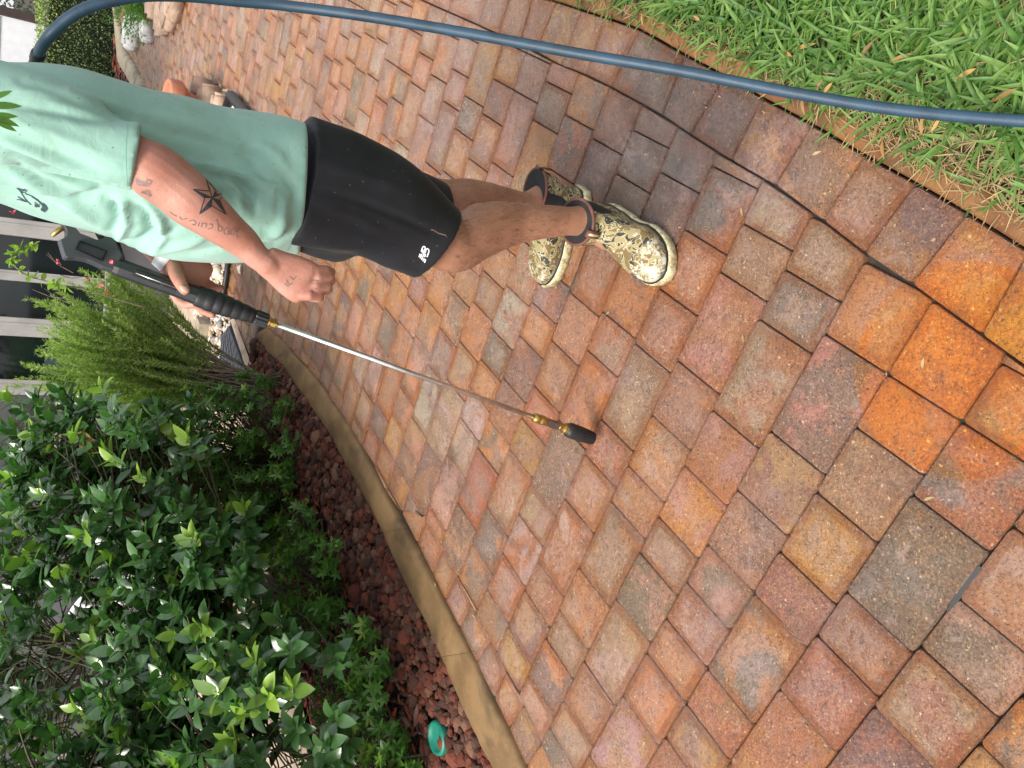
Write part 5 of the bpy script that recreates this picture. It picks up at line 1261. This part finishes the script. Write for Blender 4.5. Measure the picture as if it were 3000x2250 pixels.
# ------------------------------------------------ boots (own axes: +X toe, Z up)
def boot(name, label, heel, toe, shaft_xy, shaft_h, left=True):
    heel, toe = Vector(heel), Vector(toe); heel.z = toe.z = 0; d = (toe - heel); L = d.length; d.normalize(); yv = Vector((-d.y, d.x, 0))
    mat = Matrix(((d.x, yv.x, 0, heel.x), (d.y, yv.y, 0, heel.y), (0, 0, 1, 0), (0, 0, 0, 1)))
    bt = MB(); sx = Vector(shaft_xy) - heel; sx = Vector((sx.dot(d), sx.dot(yv), 0)); s_ = 1 if left else -1
    def outl(k):   # half widths along the sole
        return (.030 + .010 * math.sin(PI * min(1, k / .3)) if k < .3 else .040 - .006 * math.sin(PI * (k - .3) / .3) + .016 * ((k - .3) / .35) ** 1.3 if k < .65 else .0560 * (1 - max(0, (k - .70) / .30) ** 2.6) ** .5) * L / .30
    def section(k, z0, h, grow=0, n=24):
        w_ = outl(k) + grow; x = L * k; cy = s_ * .010 * math.sin(PI * k) 
        return [Vector((x, cy + w_ * math.copysign(abs(math.cos(q)) ** .75, math.cos(q)), z0 + h / 2 + h / 2 * math.copysign(abs(math.sin(q)) ** (.8 if math.sin(q) > 0 else .4), math.sin(q)))) for q in [2 * PI * j / n for j in range(n)]]
    hs = [(.03, .10), (.08, .125), (.2, .135), (.35, .125), (.45, .105), (.55, .088), (.65, .078), (.75, .070), (.85, .062), (.92, .054), (.965, .044), (.985, .034)]
    bt.loft([section(k, .012, h) for k, h in hs])
    A = Vector((sx.x, sx.y, shaft_h)); rsh = .050
    shaft = [(Vector((L * .20, 0, .03)), .062, .046), (Vector((L * .22, 0, .09)), .066, .047), (A * .55 + Vector((L * .21, 0, .08)) * .45 + Vector((0, 0, -.01)), .063, .050), (A, .060, .054)]
    rs = []
    for c, a_, b_ in [(Vector(q[:3]), q[3], q[4]) for q in spline([(*c, a_, b_) for c, a_, b_ in shaft], 4)]:
        rs.append([c + Vector((a_ * math.cos(q), b_ * math.sin(q), -.10 * a_ * math.cos(q) * (1 if c.z > .12 else 0))) for q in [2 * PI * j / 28 for j in range(28)]])
    bt.loft(rs)
    me = remesh(bt, .004, 6, .5); B = thing(name, label, 'boot', tuple(heel), "the man's boots"); B.rotation_euler = (0, 0, math.atan2(d.y, d.x))
    def put(nm, me_, m_):
        o = bpy.data.objects.new(nm, me_); COL.objects.link(o); me_.materials.clear(); me_.materials.append(m_); o.parent = B; me_.polygons.foreach_set('use_smooth', [True] * len(me_.polygons)); return o
    up_o = put('upper', me, M['camo'])
    # sole band, its dark rib line
    ks = [0, .005, .02, .05, .1, .2, .3, .4, .5, .6, .7, .8, .87, .93, .97, .99, .998]
    def oring(z, g):
        R_ = [Vector((L * k - (g if k < .01 else 0), s_ * .010 * math.sin(PI * k) + (outl(k) * (min(1, (k / .04 + .35)) if k < .04 else 1) + g), z)) for k in ks]; R2 = [Vector((p.x, 2 * s_ * .010 * math.sin(PI * min(1, max(0, p.x / L))) - p.y, z)) for p in R_[::-1]]
        R_[-1].x += g; R2[0].x += g; return R_ + R2
    mb = MB().loft([oring(.0, .000), oring(.004, .006), oring(.024, .0075), oring(.030, .004), oring(.031, -.002)]); put('sole', mb.mesh(), M['sole'])
    mb = MB().loft([oring(.030, .0035), oring(.0335, .0038), oring(.036, .001)], cap=False); put('welt', mb.mesh(), M['black_rubber'])
    # collar, disc for the dark inside, elastic gore, pull tab
    ell = [A + Vector((.060 * math.cos(q), .054 * math.sin(q), -.006 * math.cos(q))) for q in [2 * PI * j / 36 for j in range(37)]]
    mb = MB()
    for j in range(36): mb.tube([ell[j], ell[j + 1]], .0042, 8, cap=False)
    put('collar', mb.mesh(), M['leather'])
    mb = MB(); mb.add([A + Vector((.057 * math.cos(q), .051 * math.sin(q), .0012 - .006 * math.cos(q))) for q in [2 * PI * j / 36 for j in range(36)]], [tuple(range(36))]); put('black_fill', mb.mesh(), M['black_fill'])  # flat black disc painting in the shade inside the boot opening
    bv = BVHTree.FromPolygons([v.co[:] for v in me.vertices], [p.vertices[:] for p in me.polygons])
    for sd in (-1, 1):
        g = MB(); G_ = {}
        for i in range(9):
            for j in range(9):
                v_ = j / 8; wd_ = .024 * (1 - max(0, v_ - .5) ** 2 * 3.2); x = A.x + .004 + (i / 8 - .5) * 2 * wd_ + v_ * .006; zz = shaft_h - .004 - v_ * .075
                h = bv.ray_cast(Vector((x, sd * .2, zz)), Vector((0, -sd, 0))); G_[i, j] = (h[0] + h[1] * .0012) if h[0] else None
        for i in range(8):
            for j in range(8):
                q = [G_[i, j], G_[i + 1, j], G_[i + 1, j + 1], G_[i, j + 1]]
                if None not in q: g.add(q, [(0, 1, 2, 3)])
        if g.f: put('elastic_gore', g.mesh(), M['black_fill'])
    for sx_, nm in ((1, 'pull_tab'), (-1, 'pull_tab')):
        c = A + Vector((sx_ * .061, 0, -.006 * sx_)); t = MB()
        t.loft([[c + Vector((sx_ * a_, y_, b_)) for y_ in (-.009, .009)] + [c + Vector((sx_ * (a_ + .003), y_, b_)) for y_ in (.009, -.009)] for a_, b_ in ((.003, -.022), (.004, .0), (.003, .014), (-.002, .016), (-.006, .0))]); q_ = put(nm, t.mesh(), M['leather'])
        t2 = MB().loft([[c + Vector((sx_ * (a_ + .0032), y_, b_)) for y_ in (-.003, .003)] + [c + Vector((sx_ * (a_ + .0040), y_, b_)) for y_ in (.003, -.003)] for a_, b_ in ((.003, -.020), (.004, .0), (.003, .012))])
        o2 = put('tab_stripe', t2.mesh(), M['sole']); o2.parent = q_
    return B, bv, mat
hl = gr(1690, 650, .15); toe1 = gr(1974, 806)
dd_ = (Vector((toe1.x, toe1.y, 0)) - Vector((hl.x, hl.y, 0))).normalized()
nb, nbv, nmat = boot('boot', 'nearer camouflage rubber boot with its scuffed whitish toe towards the camera', Vector((hl.x, hl.y, 0)) - dd_ * .075, toe1, (hl.x, hl.y, 0), .150, True)
h2 = gr(1568, 560, .15); toe2 = gr(1606, 832)
fb_, fbv, fmat = boot('boot', 'farther camouflage rubber boot pointing left behind the bare leg', gr(1722, 560) + Vector((.0, .0, 0)), toe2, (h2.x, h2.y, 0), .150, False)
# small yellow lettering on the side of the near boot
zb = Zs(1500, 500, 4.254)
wb = BVHTree.FromPolygons([(nmat @ v.co)[:] for v in nb.children[0].data.vertices], [p.vertices[:] for p in nb.children[0].data.polygons])
ym = plain('yellow_print', (.55, .50, .08), .6, .1, 20, 0)
tx = [(975, 845), (990, 818), (1000, 795), (1010, 770), (1020, 745), (1028, 722)]
bl_ = stick('boot_lettering', [zb(s) for (x, y) in tx for s in ([(x - 8, y - 6), (x + 10, y - 2)], [(x - 6, y + 4), (x + 8, y + 8), (x + 10, y - 2)])] + [zb([(1055, 690), (1075, 712), (1050, 720)])], 1.6, ym, None, wb, .0008, 3)
bl_.parent = nb; bl_.matrix_parent_inverse = nmat.inverted()

# ================================================================== SPRAY LANCE
ln = thing('spray_lance', 'black pressure washer spray gun with long steel lance aimed down at the pavers', 'spray gun', tuple(gr(1735, 1283, .04)))
E1 = gr(1735, 1284, .030); E0 = at(330, 777, 1.675)
ax = (E1 - E0).normalized()
def on(px):                                    # point of the lance axis that shows at this column
    lo, hi = 0., 1.3
    for _ in range(40):
        m_ = (lo + hi) / 2; q = E0 + (E1 - E0) * m_
        if topx(q)[0] < px: lo = m_
        else: hi = m_
    return E0 + (E1 - E0) * lo
def rr(w_, px): return w_ * topx(on(px))[2] / 2281.4 / 2
up2 = ax.cross(FW).normalized()
def seg(name, st_, mat, n=24, parent=ln, smooth=True):
    return MB().tube([on(p) for p, r in st_], [rr(r, p) for p, r in st_], n, hint=up2).build(name, mat, parent, smooth)
bar = seg('barrel_shroud', [(335, 50), (350, 54), (420, 53), (520, 51), (575, 55)], M['black_plastic'], 8, smooth=False)
grip = []
x = 575
for i in range(8): grip += [(x, 66), (x + 4, 69), (x + 14, 70), (x + 21, 69), (x + 25, 66)]; x += 26.5
grip = [(p, r * (.90 if p < 600 else .95) * (1 - .40 * max(0, (p - 650) / 115)) ) for i_, (p, r) in enumerate(grip) if p < 745]
seg('grip', grip + [(746, 38)], M['black_rubber'], 28)
seg('collar', [(722, 43), (748, 42)], M['black_plastic'], 20)
mb = MB(); c0, c1 = on(745), on(782); r0 = rr(46, 760)
rs = [[c + (up2 * math.cos(q) + ax.cross(up2) * math.sin(q)) * r0 * (k_ if j % 2 else k_ * .88) for j, q in enumerate([2 * PI * t / 24 for t in range(24)])] for c, k_ in ((c0, .9), (c0.lerp(c1, .15), 1.), (c1, .97), (c1 + ax * .002, .8))]
mb.loft(rs).build('lock_ring', M['black_plastic'], ln)
seg('brass_coupling', [(783, 22), (784, 30), (789, 31), (792, 26), (796, 26), (797, 29), (808, 29), (811, 18)], M['brass'], 8, smooth=False)
seg('lance_tube', [(805, 14.5), (1200, 14.2), (1565, 14.5)], M['steel'], 20)
seg('brass_coupler', [(1563, 18), (1564, 27), (1578, 27), (1580, 23), (1584, 29), (1592, 29), (1597, 24), (1601, 26)], M['brass'], 16)
seg('hex_adapter', [(1600, 23), (1602, 24), (1634, 24), (1637, 20)], plain('dark_steel', (.20, .18, .16), .4, .2, 50, 0, metal=1.), 6, smooth=False)
seg('brass_stem', [(1636, 18), (1639, 22), (1641, 18), (1645, 24), (1648, 20), (1652, 31), (1655, 31), (1657, 27), (1660, 34), (1663, 34)], M['brass'], 20)
mb = MB(); rs = []
for p, w_, fl_ in ((1659, 34, 0), (1665, 43, 0), (1672, 45, 0), (1700, 45, 0), (1702, 45, .10), (1733, 39, .13), (1737, 36, .13), (1737.5, 20, 0)):
    rs.append([on(p) + (up2 * math.cos(q) + ax.cross(up2) * math.sin(q)) * rr(w_, p) * (1 - (fl_ if j % 3 == 0 else 0)) for j, q in enumerate([2 * PI * t / 48 for t in range(48)])])
mb.loft(rs).build('nozzle', M['black_rubber'], ln, True)
# slots and bright linkage rod in the shroud
def on_side(px, off, push):                    # spot on the camera side of the shroud
    c = on(px); toc = (Vector((0, 0, H)) - c).normalized(); side = ax.cross(toc).normalized(); return c + side * off + toc * push
for i, (a, b, o_) in enumerate(((395, 430, -.6), (440, 478, -.6), (486, 520, -.6), (392, 428, .35), (436, 470, .35), (480, 515, .35))):
    r_ = rr(53, 450); p, q = on_side(a, o_ * r_ * .55, r_ * .86), on_side(b, o_ * r_ * .55, r_ * .86)
    MB().tube([p, q], .0022, 8, roundcap=True).build('slot', M['black_fill'], bar)
p, q = on_side(397, -.05 * .02, rr(53, 450) * .93), on_side(520, 0, rr(53, 450) * .93)
MB().tube([p, q], .0013, 8).build('linkage_rod', M['steel'], bar, True)
# gun body: moulded shell cut to its outline, with trigger guard, inset panel and red button
out_ = [(170, 707), (178, 735), (185, 757), (192, 761), (215, 760), (250, 766), (275, 776), (299, 788), (328, 797), (336, 795), (342, 790), (350, 772), (357, 755), (354, 745), (348, 737), (340, 715), (333, 700), (317, 690), (299, 703), (281, 707), (254, 696), (230, 687), (221, 676), (217, 672), (210, 655), (206, 640), (203, 622), (195, 600), (165, 590), (160, 615), (172, 642), (181, 658), (191, 680), (190, 694), (184, 701)]
GY = 1.685
def shell(name, L_, y0, y1, bev, mat, parent):
    c = sum((at(*q, GY) for q in L_), Vector()) / len(L_); mb = MB(); rs = []
    for yy, k in ((y0, 1 - bev), (y0 + .003, 1 - bev * .4), (y0 + .009, 1), (y1 - .009, 1), (y1 - .003, 1 - bev * .4), (y1, 1 - bev)):
        rs.append([c + (at(*q, GY) - c) * k + Vector((0, yy, 0)) for q in L_])
    mb.loft(rs); me = mb.mesh(); bm = bmesh.new(); bm.from_mesh(me); bmesh.ops.triangulate(bm, faces=[f for f in bm.faces if len(f.verts) > 4]); bmesh.ops.recalc_face_normals(bm, faces=bm.faces); bm.to_mesh(me); bm.free()
    return link(name, me, parent, mat)
gb = shell('gun_body', out_, -.024, .024, .07, M['grey_plastic'], ln)
shell('inset_panel', [(217, 735), (228, 710), (309, 740), (295, 770)], -.0265, -.020, .02, M['black_plastic'], gb)
shell('inset_face', [(221, 733), (230, 714), (304, 742), (293, 765)], -.0272, -.0262, .0, M['grey_plastic'], gb)
bp = at(328, 767, GY - .0235); fa = MB(); lathe(fa, [(.0048, -.001), (.0048, .0012), (.001, .0016)], bp, 20, (Vector((0, -1, 0))).to_track_quat('Z', 'Y').to_matrix()); fa.build('red_button', M['red'], gb, True)
fa = MB(); b3 = [at(326, 764, GY - .0256), at(330, 764, GY - .0256), at(327.5, 767, GY - .0256), at(330.5, 770, GY - .0256), at(326, 770, GY - .0256)]
for p, q in zip(b3, b3[1:]): fa.tube([p, q], .00045, 5)
fa.build('button_mark', M['white_print'], gb)
g_ = MB().tube([at(x, y, GY) for x, y in ((341, 788), (358, 757), (349, 732), (338, 702), (325, 675), (300, 655), (260, 640), (225, 625))], .006, 8).build('trigger_guard', M['black_plastic'], ln, True)
MB().tube([at(x, y, GY) for x, y in ((300, 702), (288, 680), (270, 662), (250, 655))], [.006, .007, .006, .004], 8).build('trigger', plain('silver_trigger', (.5, .5, .48), .3, .1, 20, 0, metal=.8), ln, True)
MB().tube([at(152, 690, GY), at(176, 672, GY), at(196, 662, GY)], [.004, .005, .004], 10).build('swivel_fitting', M['brass'], ln, True)
MB().tube([at(418, 819, GY - .0), at(414, 832, GY)], [.006, .003], 6).build('lock_catch', M['grey_plastic'], ln, True)

# ================================================================== HOSE
def hp(x, y, d): r_ = ray(x, y); return Vector((0, 0, H)) + r_ * (d / 2281.4)
HP = [(102, 330, 1.85), (101, 260, 1.62), (102, 205, 1.40), (112, 160, 1.33), (140, 112, 1.28), (190, 62, 1.27), (250, 25, 1.27), (330, 2, 1.28), (430, -12, 1.30), (560, -10, 1.33), (700, 4, 1.36), (850, 18, 1.38), (1100, 52, 1.38), (1400, 103, 1.38), (1700, 158, 1.36), (2000, 209, 1.32), (2300, 268, 1.28), (2600, 318, 1.24), (2900, 348, 1.20), (3150, 362, 1.16), (3500, 375, 1.1), (3900, 340, 1.2)]
P_ = [hp(*s) for s in spline(HP, 8)]
rad = [.0093 if topx(p)[0] < 1800 else .0093 for p in P_]
hs = thing('pressure_hose', 'dark blue pressure washer hose looping from behind the man past the camera', 'hose', tuple(P_[0]))
MB().tube(P_, rad, 20, hint=(0, 0, 1)).build('hose_tube', M['hose'], hs, True)
i0 = [i for i, p in enumerate(P_) if 150 < topx(p)[1] < 225 and topx(p)[0] < 200]; 
q = [P_[i] for i in range(min(i0), max(i0) + 1)]
MB().tube(q, [.0118 if (k // 3) % 2 else .0106 for k in range(len(q))], 16, hint=(0, 0, 1)).build('bend_sleeve', M['black_rubber'], hs, True)
